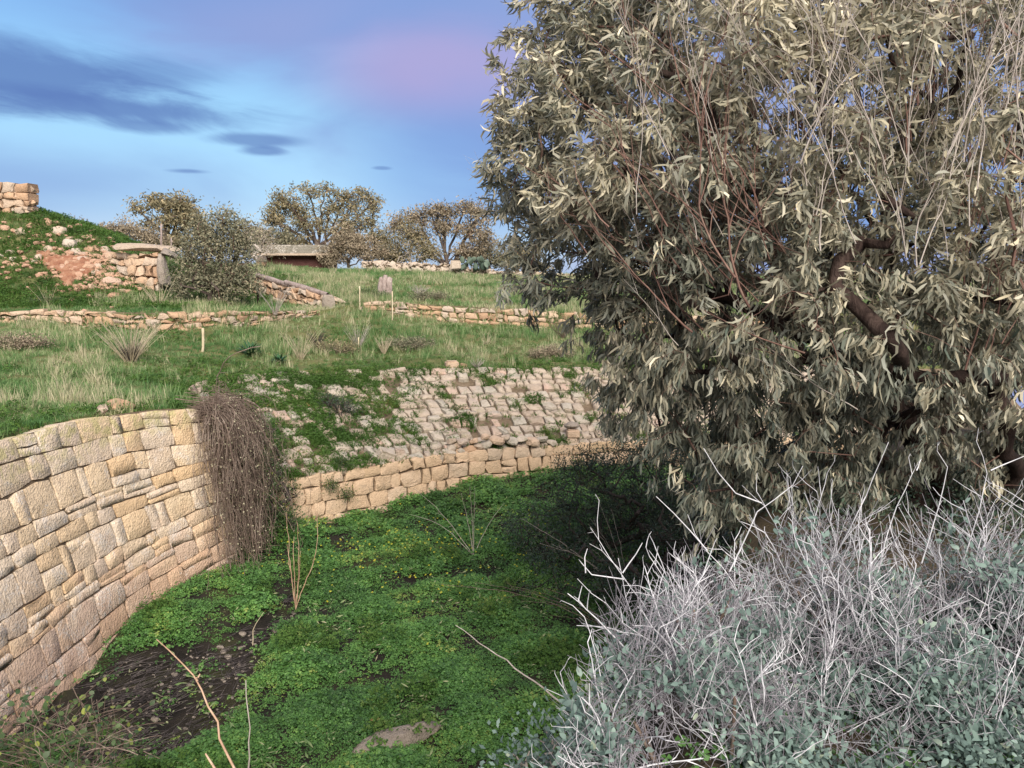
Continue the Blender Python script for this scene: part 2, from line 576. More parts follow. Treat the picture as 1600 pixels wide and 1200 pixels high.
LEAF_T = np.array([0, .30, .70, 1.0])
LEAF_W = np.array([.12, .95, .85, .03])


def leaf_geo(P, D, Nrm, L, Wd, curl, bend):
    """lanceolate leaves: P base, D direction, Nrm face normal, curl sideways, bend downwards -> V (N,8,3)"""
    D = D / (np.linalg.norm(D, axis=1, keepdims=True) + 1e-9)
    S = np.cross(D, Nrm); S /= np.linalg.norm(S, axis=1, keepdims=True) + 1e-9
    Nn = np.cross(S, D)
    t_ = LEAF_T[None, :, None]; w_ = LEAF_W[None, :, None]
    L = L[:, None, None]; Wd = Wd[:, None, None]
    c = P[:, None] + D[:, None] * (t_ * L) + S[:, None] * (curl[:, None, None] * L * t_ * (1 - t_) * 4 * .5 + curl[:, None, None] * 0) - Nn[:, None] * (bend[:, None, None] * L * t_ ** 2)
    a = c - S[:, None] * (w_ * Wd / 2)
    b = c + S[:, None] * (w_ * Wd / 2)
    V = np.concatenate([a, b], 1)  # N,10,3
    return V


LEAF_F = np.array([[i, i + 1, i + 5, i + 4] for i in range(3)])


def leaves_mesh(name, P, D, Nrm, L, Wd, curl, bend, tint):
    V = leaf_geo(P, D, Nrm, L, Wd, curl, bend)
    N = len(P)
    Fq = (np.arange(N)[:, None, None] * 8 + LEAF_F[None]).reshape(-1, 4)
    return mesh_from(name, V.reshape(-1, 3), Fq, True, dict(tint=np.repeat(tint, 8)))


def blade_quads(name, P, D, Nrm, L, Wd, tint):
    """cheap leaf: one diamond (4 verts)"""
    D = D / (np.linalg.norm(D, axis=1, keepdims=True) + 1e-9)
    S = np.cross(D, Nrm); S /= np.linalg.norm(S, axis=1, keepdims=True) + 1e-9
    L = L[:, None]; Wd = Wd[:, None]
    V = np.stack([P, P + D * L * .5 - S * Wd / 2, P + D * L, P + D * L * .5 + S * Wd / 2], 1)
    N = len(P)
    Fq = np.arange(N * 4).reshape(-1, 4)
    return mesh_from(name, V.reshape(-1, 3), Fq, False, dict(tint=np.repeat(tint, 4)))


def unit(n, rng=RNG):
    v = rng.normal(0, 1, (n, 3))
    return v / np.linalg.norm(v, axis=1, keepdims=True)


# ---- scatter of "stuff" through geometry nodes
def scatter(name, P, scale, tint, sources, mat, rng=RNG, tilt=.15, parent=None, normal=None):
    n = len(P)
    m = bpy.data.meshes.new(name)
    m.vertices.add(n)
    m.vertices.foreach_set('co', np.asarray(P, np.float32).ravel())

    def att(k, typ, v, f='value'):
        a = m.attributes.new(k, typ, 'POINT')
        a.data.foreach_set(f, np.ascontiguousarray(v).ravel())
    rot = np.stack([rng.normal(0, tilt, n), rng.normal(0, tilt, n), rng.uniform(0, 2 * pi, n)], 1)
    if normal is not None:
        rot[:, 0] = rng.normal(0, tilt, n) + normal[0]
        rot[:, 2] = rng.uniform(-.6, .6, n)
    att('rot', 'FLOAT_VECTOR', rot.astype(np.float32), 'vector')
    att('scl', 'FLOAT', np.asarray(scale, np.float32))
    att('tint', 'FLOAT', np.asarray(tint, np.float32))
    att('pick', 'INT', rng.integers(0, len(sources), n).astype(np.int32))
    m.update()
    m.materials.append(mat)
    o = link(name, m, None, parent, kind='stuff')
    ng = bpy.data.node_groups.new(name + '_nodes', 'GeometryNodeTree')
    ng.interface.new_socket('Geometry', in_out='INPUT', socket_type='NodeSocketGeometry')
    ng.interface.new_socket('Geometry', in_out='OUTPUT', socket_type='NodeSocketGeometry')
    N = ng.nodes.new; Lk = ng.links.new
    gi = N('NodeGroupInput'); go = N('NodeGroupOutput')
    jn = N('GeometryNodeGeometryToInstance')
    last = None
    for s in sources:
        oi = N('GeometryNodeObjectInfo'); oi.inputs['Object'].default_value = s
        oi.inputs['As Instance'].default_value = True
        if last is None:
            last = [oi]
        else:
            last.append(oi)
    for oi in reversed(last):
        Lk(oi.outputs['Geometry'], jn.inputs[0])
    iop = N('GeometryNodeInstanceOnPoints')
    iop.inputs['Pick Instance'].default_value = True

    def na(nm, typ):
        a = N('GeometryNodeInputNamedAttribute'); a.data_type = typ
        a.inputs['Name'].default_value = nm
        return a.outputs['Attribute']
    Lk(gi.outputs[0], iop.inputs['Points'])
    jg = N('GeometryNodeJoinGeometry')
    for oi in reversed(last):
        Lk(oi.outputs['Geometry'], jg.inputs[0])
    Lk(jg.outputs[0], iop.inputs['Instance'])
    Lk(na('pick', 'INT'), iop.inputs['Instance Index'])
    e2r = N('FunctionNodeEulerToRotation')
    Lk(na('rot', 'FLOAT_VECTOR'), e2r.inputs[0])
    Lk(e2r.outputs[0], iop.inputs['Rotation'])
    Lk(na('scl', 'FLOAT'), iop.inputs['Scale'])
    Lk(iop.outputs[0], go.inputs[0])
    ng.nodes.remove(jn)
    md = o.modifiers.new('scatter', 'NODES')
    md.node_group = ng
    return o


def src(name, me, mat):
    me.materials.append(mat)
    return bpy.data.objects.new(name, me)      # never linked to the scene: only a source of scattered stuff


def clover_clump(seed, mat, n=16, R=.13, hmin=.03, hmax=.11, leaf=.017):
    rng = np.random.default_rng(seed)
    V, Fq, tone = [], [], []
    for i in range(n):
        a, r = rng.uniform(0, 2 * pi), R * math.sqrt(rng.uniform())
        h = rng.uniform(hmin, hmax) * (1 - .4 * (r / R) ** 2)
        c = np.array([r * cos(a), r * sin(a), h])
        tl = Matrix.Rotation(rng.normal(0, .4), 3, 'X') @ Matrix.Rotation(rng.normal(0, .4), 3, 'Y')
        s = leaf * rng.uniform(.7, 1.3)
        tn = rng.uniform()
        a0 = rng.uniform(0, 2 * pi)
        for k in range(3):
            b = a0 + k * 2 * pi / 3
            pts = [(0, 0, 0), (s * .9, -s * .75, -.15 * s), (s * 1.25, 0, -.45 * s), (s * .9, s * .75, -.15 * s)]
            o = len(V)
            for p in pts:
                q = Vector((p[0] * cos(b) - p[1] * sin(b), p[0] * sin(b) + p[1] * cos(b), p[2]))
                V.append(np.array(tl @ q) + c); tone.append(tn)
            Fq.append((o, o + 1, o + 2, o + 3))
    return src('clover_source', mesh_from('clover_source', V, Fq, False, dict(tone=tone)), mat)


def grass_tuft(seed, mat, n=22, R=.09, h0=.08, h1=.22, wd=.006, lean=.5, name='grass_source'):
    rng = np.random.default_rng(seed)
    V, Fq, tone = [], [], []
    for i in range(n):
        a, r = rng.uniform(0, 2 * pi), R * math.sqrt(rng.uniform())
        b = np.array([r * cos(a), r * sin(a), -.02])
        h = rng.uniform(h0, h1)
        ang = a + rng.normal(0, .8)
        d = np.array([cos(ang), sin(ang), 0]) * lean * rng.uniform(.2, 1)
        sd_ = np.array([-sin(ang), cos(ang), 0]) * wd * rng.uniform(.7, 1.4)
        if rng.uniform() < .5:
            sd_ = np.array([sd_[1], sd_[0], 0])
        tn = rng.uniform()
        o = len(V)
        for f, ww in ((0, 1), (.5, .8), (1, .08)):
            c = b + np.array([0, 0, h * f * (1 - .15 * f)]) + d * h * f ** 1.8
            V += [c - sd_ * ww, c + sd_ * ww]; tone += [tn, tn]
        Fq += [(o, o + 1, o + 3, o + 2), (o + 2, o + 3, o + 5, o + 4)]
    return src(name, mesh_from(name, V, Fq, True, dict(tone=tone)), mat)


def leafy_bush(name, label, ell, nst, nlf, leaf, mat, bmat, seed, droop=0.0, outward=.6, base=None, cat='bush', wr=.35, rad=.004):
    """ell: list of (x,y,z,rx,ry,rz)"""
    rng = np.random.default_rng(seed)
    el_ = np.array(ell, float)
    w_ = el_[:, 3] * el_[:, 4] * el_[:, 5]; w_ /= w_.sum()
    k = rng.choice(len(el_), nst, p=w_)
    d = unit(nst, rng) * (rng.uniform(.05, 1, nst) ** .33)[:, None]
    tg = el_[k, :3] + d * el_[k, 3:]
    base = np.array(base if base is not None else [*el_[0, :2], el_[:, 2].min() - el_[0, 5]])
    tg = tg[tg[:, 2] > base[2] + .05]
    sk = Skel()
    sk.add(base, -1); sk.line([base, base * .4 + el_[:, :3].mean(0) * .6], 0, .2, .03, rng)
    ends = sk.attract(tg, 1, .03, .15, .015, .3, rng)
    R = sk.radii(rad, .5, .003)
    ms = sk.mesh(R, name, .02, 6, 3)
    root = empty(name, label, cat, tuple(base))
    with Root(root) as T_:
        if 'thick' in ms:
            link('stem', ms['thick'], M[bmat], T_)
        link('twigs', ms['thin'], M[bmat], T_, kind='stuff')
        E_ = np.array([sk.P[i] for i in ends])
        kk = rng.integers(0, len(E_), nlf)
        off = rng.normal(0, .07, (nlf, 3))
        P_ = E_[kk] + off
        D = off / .07 * .5 + unit(nlf, rng) + np.array([0, 0, .25 - droop])
        Nn = unit(nlf, rng) + np.array([0, 0, .8])
        tone = rng.uniform(0, 1, len(E_))[kk]
        link('foliage', blade_quads('foliage', P_, D, Nn, rng.uniform(.6, 1.2, nlf) * leaf, rng.uniform(.8, 1.2, nlf) * leaf * wr, np.clip(tone * .6 + rng.normal(.2, .15, nlf), 0, 1)), mat, T_, kind='stuff')
    return root



def box_mesh(sx, sy, sz, bev=.02, jit=0, seed=0):
    import bmesh
    bm = bmesh.new()
    bmesh.ops.create_cube(bm, size=1)
    for v in bm.verts:
        v.co = (v.co.x * sx, v.co.y * sy, v.co.z * sz)
    bmesh.ops.bevel(bm, geom=list(bm.edges), offset=bev, segments=2, affect='EDGES')
    rg_ = random.Random(seed)
    if jit:
        for v in bm.verts:
            v.co += Vector((rg_.uniform(-jit, jit), rg_.uniform(-jit, jit), rg_.uniform(-jit, jit)))
    me = bpy.data.meshes.new('block'); bm.to_mesh(me); bm.free()
    return me



# ---- stones on a lofted surface
class Loft:
    def __init__(s, bot, top, toward=(0, 0, 5), paired=False):
        s.b = np.asarray(bot, float); s.t = np.asarray(top, float)
        s.paired = paired
        s.L = (polylen(s.b)[-1] + polylen(s.t)[-1]) / 2
        mid = s.raw(.5, .5)
        s.sign = 1
        if np.dot(s.normal(.5, .5), np.asarray(toward) - mid) < 0:
            s.sign = -1

    def raw(s, u, v):
        u = np.clip(u, 0, 1)
        if s.paired:                       # points of both edges belong together one by one
            l_ = polylen(s.b); uu = np.asarray(u) * l_[-1]
            tt = np.stack([np.interp(uu, l_, s.t[:, i]) for i in range(3)], -1)
            return along(s.b, u) * (1 - v) + tt * v
        return along(s.b, u) * (1 - v) + along(s.t, u) * v

    def normal(s, u, v):
        e = .004
        du = s.raw(min(u + e, 1), v) - s.raw(max(u - e, 0), v)
        dv = s.raw(u, 1.0) - s.raw(u, 0.0)
        n_ = np.cross(du, dv)
        return n_ / (np.linalg.norm(n_) + 1e-12) * s.sign

    @property
    def H(s):
        return np.mean([np.linalg.norm(s.raw(u, 1.) - s.raw(u, 0.)) for u in (.1, .3, .5, .7, .9)])


def layout(L, H, rows, wmean, rng, wj=.5, split=.15, rowj=.25, amp=.02, slant=.04):
    hb = np.concatenate([[0], np.cumsum(rng.uniform(1 - rowj, 1 + rowj, rows))]); hb /= hb[-1]
    ph = rng.uniform(0, 6, (rows + 1, 3))

    def bnd(i, s_):
        if i in (0,):
            return 0.0
        return hb[i] + amp / H * (sin(s_ * 1.3 + ph[i, 0]) + .6 * sin(s_ * 3.1 + ph[i, 1]) + .5 * sin(s_ * 7.3 + ph[i, 2]))
    cells = []
    for i in range(rows):
        s_ = -rng.uniform(0, wmean)
        jb, jt = s_, s_
        hrow = (hb[i + 1] - hb[i]) * H
        while s_ < L:
            wd = max(.35 * wmean, wmean * rng.uniform(1 - wj, 1 + wj))
            s2 = s_ + wd
            nb, nt = s2 + rng.normal(0, slant), s2 + rng.normal(0, slant)
            c4 = [(max(jb, 0), bnd(i, jb)), (min(nb, L), bnd(i, nb)), (min(nt, L), bnd(i + 1, nt)), (max(jt, 0), bnd(i + 1, jt))]
            if min(nb, L) - max(jb, 0) > .25 * wmean:
                if rng.uniform() < split and hrow > .16:
                    f = rng.uniform(.35, .65); g = f + rng.normal(0, .05)
                    l = tuple(np.array(c4[0]) * (1 - f) + np.array(c4[3]) * f)
                    r = tuple(np.array(c4[1]) * (1 - g) + np.array(c4[2]) * g)
                    cells.append((i, [c4[0], c4[1], r, l])); cells.append((i, [l, r, c4[2], c4[3]]))
                else:
                    cells.append((i, c4))
            jb, jt, s_ = nb, nt, s2
    return cells


def stone_geo(loft, c4, H, gap, proud, back, rng, jit=.02, inset=.22, skew=.0):
    """one irregular stone: 12-point outline, rounded face (local mesh verts around its centre)"""
    c4 = np.array(c4, float)
    L = loft.L
    c4m = c4 * np.array([1, H])
    cen = c4m.mean(0)
    out = []
    for k in range(4):
        a, b = c4m[k], c4m[(k + 1) % 4]
        out += [a, a * .5 + b * .5]
    out = np.array(out)
    d = cen - out
    size = np.linalg.norm(d, axis=1, keepdims=True)
    out = out + d / size * gap
    out[::2] += (cen - out[::2]) * .08
    out += rng.normal(0, jit, out.shape)
    inn = out + (cen - out) * inset + rng.normal(0, jit * .7, out.shape)
    u = cen[0] / L; v = cen[1] / H
    N = loft.normal(float(np.clip(u, 0.01, .99)), v)
    tiltu, tiltv = rng.normal(0, skew, 2)

    def W3(p, dep):
        q = loft.raw(p[:, 0] / L, (p[:, 1] / H)[:, None])
        dd = dep + (p[:, 0] - cen[0]) * tiltu + (p[:, 1] - cen[1]) * tiltv
        return q + N * np.asarray(dd)[:, None]
    r0 = W3(out, np.full(8, -back))
    r1 = W3(out, proud * .62 + rng.normal(0, proud * .16, 8))
    r2 = W3(inn, proud * .95 + rng.normal(0, proud * .22, 8))
    ctr = W3(cen[None] + rng.normal(0, .15, (1, 2)) * size.min(), np.array([proud * rng.uniform(.75, 1.15)]))
    V = np.concatenate([r0, r1, r2, ctr])
    k = np.arange(8); k2 = (k + 1) % 8
    Fq = np.concatenate([np.stack([k, k2, k2 + 8, k + 8], 1), np.stack([k + 8, k2 + 8, k2 + 16, k + 16], 1)])
    Ft = np.stack([k + 16, k2 + 16, np.full(8, 24)], 1)
    if loft.sign < 0:
        Fq = Fq[:, ::-1]; Ft = Ft[:, ::-1]
    return V, Fq, Ft


def build_stones(loft, cells, mat, parent, gap, proud, back, seed, jit, keep=None, inset=.22, skew=.0, limit=290, flat=False, H=None):
    rng = np.random.default_rng(seed)
    H = H or loft.H
    geos = []
    for row, c4 in cells:
        pr = proud * rng.uniform(.5, 1.5)
        V, Fq, Ft = stone_geo(loft, c4, H, gap, pr, back, rng, jit, inset, skew)
        cen = V[24]
        if keep is not None and not keep(cen, row, rng):
            continue
        area = np.linalg.norm(V[8] - V[12])
        dd = cen - np.array([0, 0, CAMZ])
        geos.append((area / np.linalg.norm(dd), cen, V, Fq, Ft))
    geos.sort(key=lambda g: -g[0])
    for g in geos[:limit]:
        me = mesh_from('stone', g[2] - g[1], [g[3], g[4]], not flat)
        me.polygons.foreach_set('use_smooth', np.array([False] * 16 + [not flat] * 8))
        link('stone', me, mat, parent, Vector(g[1]))
    rest = geos[limit:]
    if rest:
        V = np.concatenate([g[2] for g in rest])
        Fq = np.concatenate([g[3] + 25 * i for i, g in enumerate(rest)])
        Ft = np.concatenate([g[4] + 25 * i for i, g in enumerate(rest)])
        link('small_stones', mesh_from('small_stones', V, [Fq, Ft], not flat), mat, parent, kind='stuff')
    return len(geos)


def core(loft, depth, parent, mat, name='core', nu=60, nv=6, vmax=1.0):
    V, Fq = [], []
    for i in range(nu + 1):
        u = i / nu
        n_ = loft.normal(u, .5)
        for j in range(nv + 1):
            V.append(loft.raw(u, j / nv * vmax) - n_ * depth)
    for i in range(nu):
        for j in range(nv):
            a = i * (nv + 1) + j
            Fq.append((a, a + 1, a + nv + 2, a + nv + 1))
    return link(name, mesh_from(name, V, Fq), mat, parent)


def rock_mesh(seed, sx, sy, sz, flat=.0):
    """chipped boulder: jittered icosphere cut by planes"""
    rng = np.random.default_rng(seed)
    import bmesh
    bm = bmesh.new()
    bmesh.ops.create_icosphere(bm, subdivisions=2, radius=1)
    pl = [(unit(1, rng)[0], rng.uniform(.55, .85)) for _ in range(9)] + [(np.array([0, 0, 1.]), .7), (np.array([0, 0, -1.]), .6)]
    for v in bm.verts:
        p = np.array(v.co)
        for n_, d in pl:
            e = p @ n_ - d
            if e > 0:
                p = p - n_ * e
        p += rng.normal(0, .02, 3)
        v.co = (p[0] * sx * 1.3, p[1] * sy * 1.3, p[2] * sz * 1.3)
    me = bpy.data.meshes.new('rock'); bm.to_mesh(me); bm.free()
    return me


# ------------------------------------------------------------------ terrain curves
L_base = chaikin([(-5.5, 3.0, -.15), (-5.35, 6.0, -.15), (-5.28, 8.0, -.12), (-5.30, 9.4, -.1), (-5.28, 10.4, -.08), (-5.0, 11.6, -.05), (-4.72, 12.3, 0), (-4.62, 12.75, 0), (-4.85, 13.3, 0), (-5.5, 13.8, 0)], 2)
L_top = chaikin([(-6.2, 3.0, 3.05), (-6.05, 6.0, 3.02), (-5.93, 8.0, 3.0), (-5.88, 9.2, 2.99), (-5.72, 10.3, 2.95), (-5.42, 11.4, 2.87), (-5.12, 11.95, 2.78), (-5.02, 12.3, 2.70), (-5.2, 12.9, 2.66), (-5.8, 13.4, 2.62)], 2)
S_pts = chaikin([(-5.3, 13.5, 1.1), (-4.65, 13.9, 1.0), (-3.85, 14.56, .95), (-2.4, 15.6, .95), (-.72, 16.5, .95), (1.46, 17.25, .95), (3.6, 17.6, .95), (7, 18.0, .95), (13, 18.3, .95)], 2)
T_pts = chaikin([(-5.5, 13.0, 2.66), (-6.35, 14.4, 2.62), (-6.7, 16.4, 2.55), (-6.2, 18.3, 2.45), (-4.8, 19.7, 2.38), (-2.4, 20.1, 2.3), (2.2, 20.4, 2.3), (6, 20.6, 2.3), (12, 20.8, 2.3)], 2)
Sb_pts = S_pts + np.array([.0, -.12, 0]); Sb_pts = Sb_pts.copy(); Sb_pts[:, 2] = -.15

E_pts = np.concatenate([L_top[:-3] + np.array([-.10, .04, .0]), T_pts[6:] + np.array([0, .0, .0])])
Wd = [(-500, 500, 482, 22.5), (-150, 500, 482, 22.2), (0, 505, 487, 22), (120, 511, 489, 21.7), (250, 517, 491, 21.5), (350, 511, 490, 22.3), (440, 500, 487, 24), (500, 492, 486, 25.5),
      (560, 489, 474, 26.8), (600, 488, 472, 27), (660, 500, 477, 27), (800, 510, 484, 27), (887, 513, 490, 27), (950, 515, 492, 27), (1100, 517, 494, 27.5), (1500, 520, 496, 28), (2300, 520, 496, 28)]
W_b = np.array([at_y(a, b, Y) for a, b, c_, Y in Wd])
W_t = np.array([at_y(a, c_, Y) for a, b, c_, Y in Wd])


class RBF:
    def __init__(s, pts):
        p = np.array(pts, float)
        s.p = p[:, :2]
        n = len(p)
        A = np.linalg.norm(s.p[:, None] - s.p[None], axis=2)
        A[np.diag_indices(n)] -= .02
        s.w = np.linalg.solve(A, p[:, 2] - 3.0)

    def __call__(s, x, y):
        q = np.stack([x, y], -1)
        d = np.linalg.norm(q[..., None, :] - s.p, axis=-1)
        return d @ s.w + 3.0


low_ctl = [tuple(p) for p in E_pts[::4]] + [tuple(p) for p in W_b]
low_ctl += [(-9, 8, 3.05), (-12, 12, 3.15), (-9, 14, 2.9), (-9, 18, 3.0), (-14, 18, 3.3), (-30, 5, 3.3), (-30, 15, 3.4), (-5, 22, 2.6), (0, 23.5, 2.6), (6, 23.5, 2.58), (12, 24, 2.6), (-9, 4, 3.1), (-30, 22, 3.4), (-2, 24.5, 2.95)]
low_z = RBF(low_ctl)
up_px = [(600, 440, 33), (575, 424, 40), (650, 427, 40), (730, 429, 39.5), (900, 434, 42), (800, 455, 32), (700, 460, 31), (470, 416, 41), (420, 425, 36), (1100, 434, 42), (1400, 434, 42), (1900, 434, 42),
         (900, 465, 30.5), (1200, 465, 31), (1700, 465, 31), (520, 440, 32), (540, 466, 28.3),
         (405, 434, 31.6), (455, 447, 29.9), (507, 461, 28.3), (405, 466, 30.4), (442, 474, 28.5), (495, 487, 26.7), (350, 462, 30.2), (400, 476, 27),
         (100, 478, 24), (200, 474, 25), (330, 480, 25), (370, 470, 27), (300, 430, 31), (300, 415, 36), (350, 412, 40),
         (0, 478, 24.3), (0, 462, 25.3), (0, 400, 27), (0, 333, 29), (50, 330, 29.5), (100, 352, 29), (150, 372, 28.8), (190, 386, 29), (100, 442, 25.8), (150, 458, 25.4), (185, 462, 25.6),
         (60, 400, 27), (110, 400, 27), (150, 415, 27), (-150, 322, 29.5), (-400, 330, 29.5), (-150, 400, 27), (-400, 410, 27), (-200, 470, 25), (-450, 470, 25), (185, 400, 28.2), (225, 446, 26.8), (262, 452, 27)]
up_ctl = [tuple(at_y(*a)) for a in up_px] + [tuple(p) for p in W_t]
up_ctl += [(-19, 36, 6.3), (-16, 36, 5.5), (-12, 36, 4.9), (-30, 38, 6.0), (-10, 42, 4.7), (-20, 46, 5.0), (0, 47, 4.45), (20, 48, 4.3), (40, 46, 4.2)]
up_z = RBF(up_ctl)


def fall(y):
    return -np.maximum(0, y - 50) * .035


def sheet(edge, far, nu, nv, zf, pw=1.8, ez=None, amp=.05, seed=0, fz=0):
    u = np.linspace(0, 1, nu)
    A = along(edge, u); B = along(far, u)
    k = (np.linspace(0, 1, nv) ** pw)[None, :, None]
    G = A[:, None, :2] * (1 - k) + B[:, None, :2] * k
    z = zf(G[..., 0], G[..., 1])
    r = np.clip(np.linalg.norm(G - A[:, None, :2], axis=2) / .8, 0, 1)
    r = r * r * (3 - 2 * r)
    z = A[:, None, 2] * (1 - r) + z * r
    z = z + r * amp * (snoise(G[..., 0], G[..., 1], 1.3, seed) + .5 * snoise(G[..., 0], G[..., 1], 4.1, seed + 1))
    z = z + fall(G[..., 1]) * fz
    G = np.dstack([G, z])
    G[:, 0, 2] -= .8                      # the rim turns down behind the wall
    G[:, 0, :2] = G[:, 1, :2] * 1.0
    return G


def grid_faces(nu, nv, flip=False):
    i, j = np.meshgrid(np.arange(nu - 1), np.arange(nv - 1), indexing='ij')
    a = (i * nv + j).ravel()
    f = np.stack([a, a + nv, a + nv + 1, a + 1], 1)
    return f[:, ::-1] if flip else f


def sample_grid(G, n, wfn, rng=RNG):
    a, b, c_, d = G[:-1, :-1], G[1:, :-1], G[1:, 1:], G[:-1, 1:]
    area = np.linalg.norm(np.cross(b - a, d - a), axis=2)
    cen = (a + b + c_ + d) / 4
    wt = (area * wfn(cen[..., 0], cen[..., 1])).ravel()
    wt = np.maximum(wt, 0); wt /= wt.sum()
    k = rng.choice(len(wt), n, p=wt)
    i, j = np.unravel_index(k, area.shape)
    s_, t_ = rng.uniform(size=(2, n, 1))
    return (a[i, j] * (1 - s_) + b[i, j] * s_) * (1 - t_) + (d[i, j] * (1 - s_) + c_[i, j] * s_) * t_


# lower terrace: from the rim of the ditch back to the low rubble walls
far_low = W_b + np.array([0, .25, 0])
# make the two edges run in parallel from left to right
E_run = np.concatenate([[(-40, 2.5, 3.3)], E_pts])
G_low = sheet(E_pts, np.concatenate([[(-60, 3, 3.3), (-50, 14, 3.3)], far_low]), 240, 70, low_z, 1.3, amp=.05, seed=1)
o = link('lower_terrace_ground', mesh_from('lower_terrace_ground', G_low.reshape(-1, 3), grid_faces(240, 70)), M['soil'], kind='structure')
far_up = [(-260, 60, 0), (-200, 200, 0), (-60, 300, 0), (60, 300, 0), (220, 200, 0), (260, 60, 0)]
far_up = chaikin(far_up, 2)
G_up = sheet(W_t, far_up, 220, 110, lambda x, y: np.where(y < 46, up_z(x, y), 0) + np.where(y >= 46, up_z(np.clip(x, -40, 45), np.full_like(y, 46.0)), 0), 3.2, amp=.06, seed=5, fz=1)
o = link('upper_meadow_ground', mesh_from('upper_meadow_ground', G_up.reshape(-1, 3), grid_faces(220, 110)), M['soil'], kind='structure')
mound_ground = o

# ditch floor and near bank
BANK = [(-12, 4.6), (-5, 4.1), (-3.2, 3.7), (-1.6, 2.2), (.15, 2.0), (.75, 2.9), (1.3, 4.3), (2.3, 6.3), (3.9, 8.6), (6.2, 11.0), (9.5, 13.2), (16, 16.0)]
BANKPOLY = BANK + [(30, 16), (30, -6), (-12, -6)]
MUD = [tuple(at_z(a, b, 0)[:2]) for a, b in ((110, 1075), (150, 1050), (240, 1003), (330, 1006), (400, 965), (455, 930), (470, 945), (425, 1010), (392, 1060), (375, 1110), (330, 1150), (250, 1185), (130, 1195), (40, 1160))]
MUD2 = [tuple(at_z(a, b, .05)[:2]) for a, b in ((540, 835), (560, 822), (600, 832), (575, 842))]


def floor_z(x, y):
    x = np.asarray(x, float); y = np.asarray(y, float)
    back = np.clip((y - 12.5) / 4.5, 0, 1); back = back * back * (3 - 2 * back)
    z = .28 * back * np.clip((x + 2.6) / 2.5, 0, 1)
    z = z + .06 * snoise(x, y, 1.1, 3) + .03 * snoise(x, y, 3.3, 8)
    ins = inside(MUD, x, y)
    dm = dist_poly(MUD + [MUD[0]], x, y)
    z = z + np.where(ins, -.12 * np.clip(dm / .35, 0, 1), .10 * np.clip(dm / .5, 0, 1))
    # the corner behind the hanging vine fills up with earth
    dc = np.hypot(x + 5.0, y - 13.7)
    z = z + 1.0 * np.clip(1 - dc / 1.15, 0, 1) ** 1.3
    z = z - .16 * np.clip(1 - np.hypot(x + 3.2, (y - 14.9) * 1.2) / 1.6, 0, 1)
    db = dist_poly(BANK, x, y)
    inb = inside(BANKPOLY, x, y)
    top = 3.0 - .35 * np.clip((-x - 1) / 3, 0, 1) + .12 * snoise(x, y, 1.2, 2) - .25 * np.clip((x - 3) / 3, 0, 1)
    wdt = np.where(x < 1.0, .8, 1.7)
    k = np.where(inb, 1.0, np.clip(1 - db / wdt, 0, 1))
    k = k * k * (3 - 2 * k)
    z = z * (1 - k) + top * k
    # ground behind the tall left wall and below the slope stays under them
    return z


gx = np.linspace(-5.9, 30, 240); gy = np.linspace(-6, 19.5, 220)
gx = -5.9 + (np.linspace(0, 1, 240) ** 1.5) * 36
X, Yg = np.meshgrid(gx, gy, indexing='ij')
Zf = floor_z(X, Yg)
G_fl = np.dstack([X, Yg, Zf])
Ff = grid_faces(240, 220)
me = mesh_from('ditch_floor', G_fl.reshape(-1, 3), Ff)
me.materials.append(M['floor']); me.materials.append(M['bank'])
zc = Zf.reshape(-1)[Ff].mean(1)
me.polygons.foreach_set('material_index', (zc > 1.3).astype(np.int32))
o = link('ditch_floor', me, kind='structure')

# paved slope bed
T_pair = chaikin([(-5.6, 13.1, 2.64), (-6.4, 14.5, 2.62), (-6.6, 16.9, 2.53), (-5.0, 19.45, 2.39), (-2.1, 20.12, 2.3), (.5, 20.3, 2.3), (2.9, 20.42, 2.3), (6.6, 20.6, 2.3), (12.8, 20.8, 2.3)], 2)
slope = Loft(S_pts, T_pair, (0, 8, 20), True)
V = []
us = np.linspace(0, 1, 160); vs = np.linspace(0, 1, 24)
G_sl = np.array([[slope.raw(u, v) + np.array([0, 0, -.06]) for v in vs] for u in us])
slope_t = empty('paved_slope', 'stone paved slope of small pale blocks overgrown with green weeds at its left end', 'stone slope', tuple(S_pts[len(S_pts) // 2]))
slope_off = Vector(slope_t.location)


def under(o_, root):
    """keep world position of a child under a root that stands away from the origin"""
    o_.location = Vector(o_.location) - Vector(root.location)
    return o_


class Root:
    """context: everything linked with this parent gets its world position back"""
    def __init__(s, e):
        s.e = e

    def __enter__(s):
        s.n = set(o_.name for o_ in COL.objects)
        return s.e

    def __exit__(s, *a):
        for ch in [o_ for o_ in COL.objects if o_.name not in s.n and o_.parent == s.e]:
            ch.location = Vector(ch.location) - Vector(s.e.location)


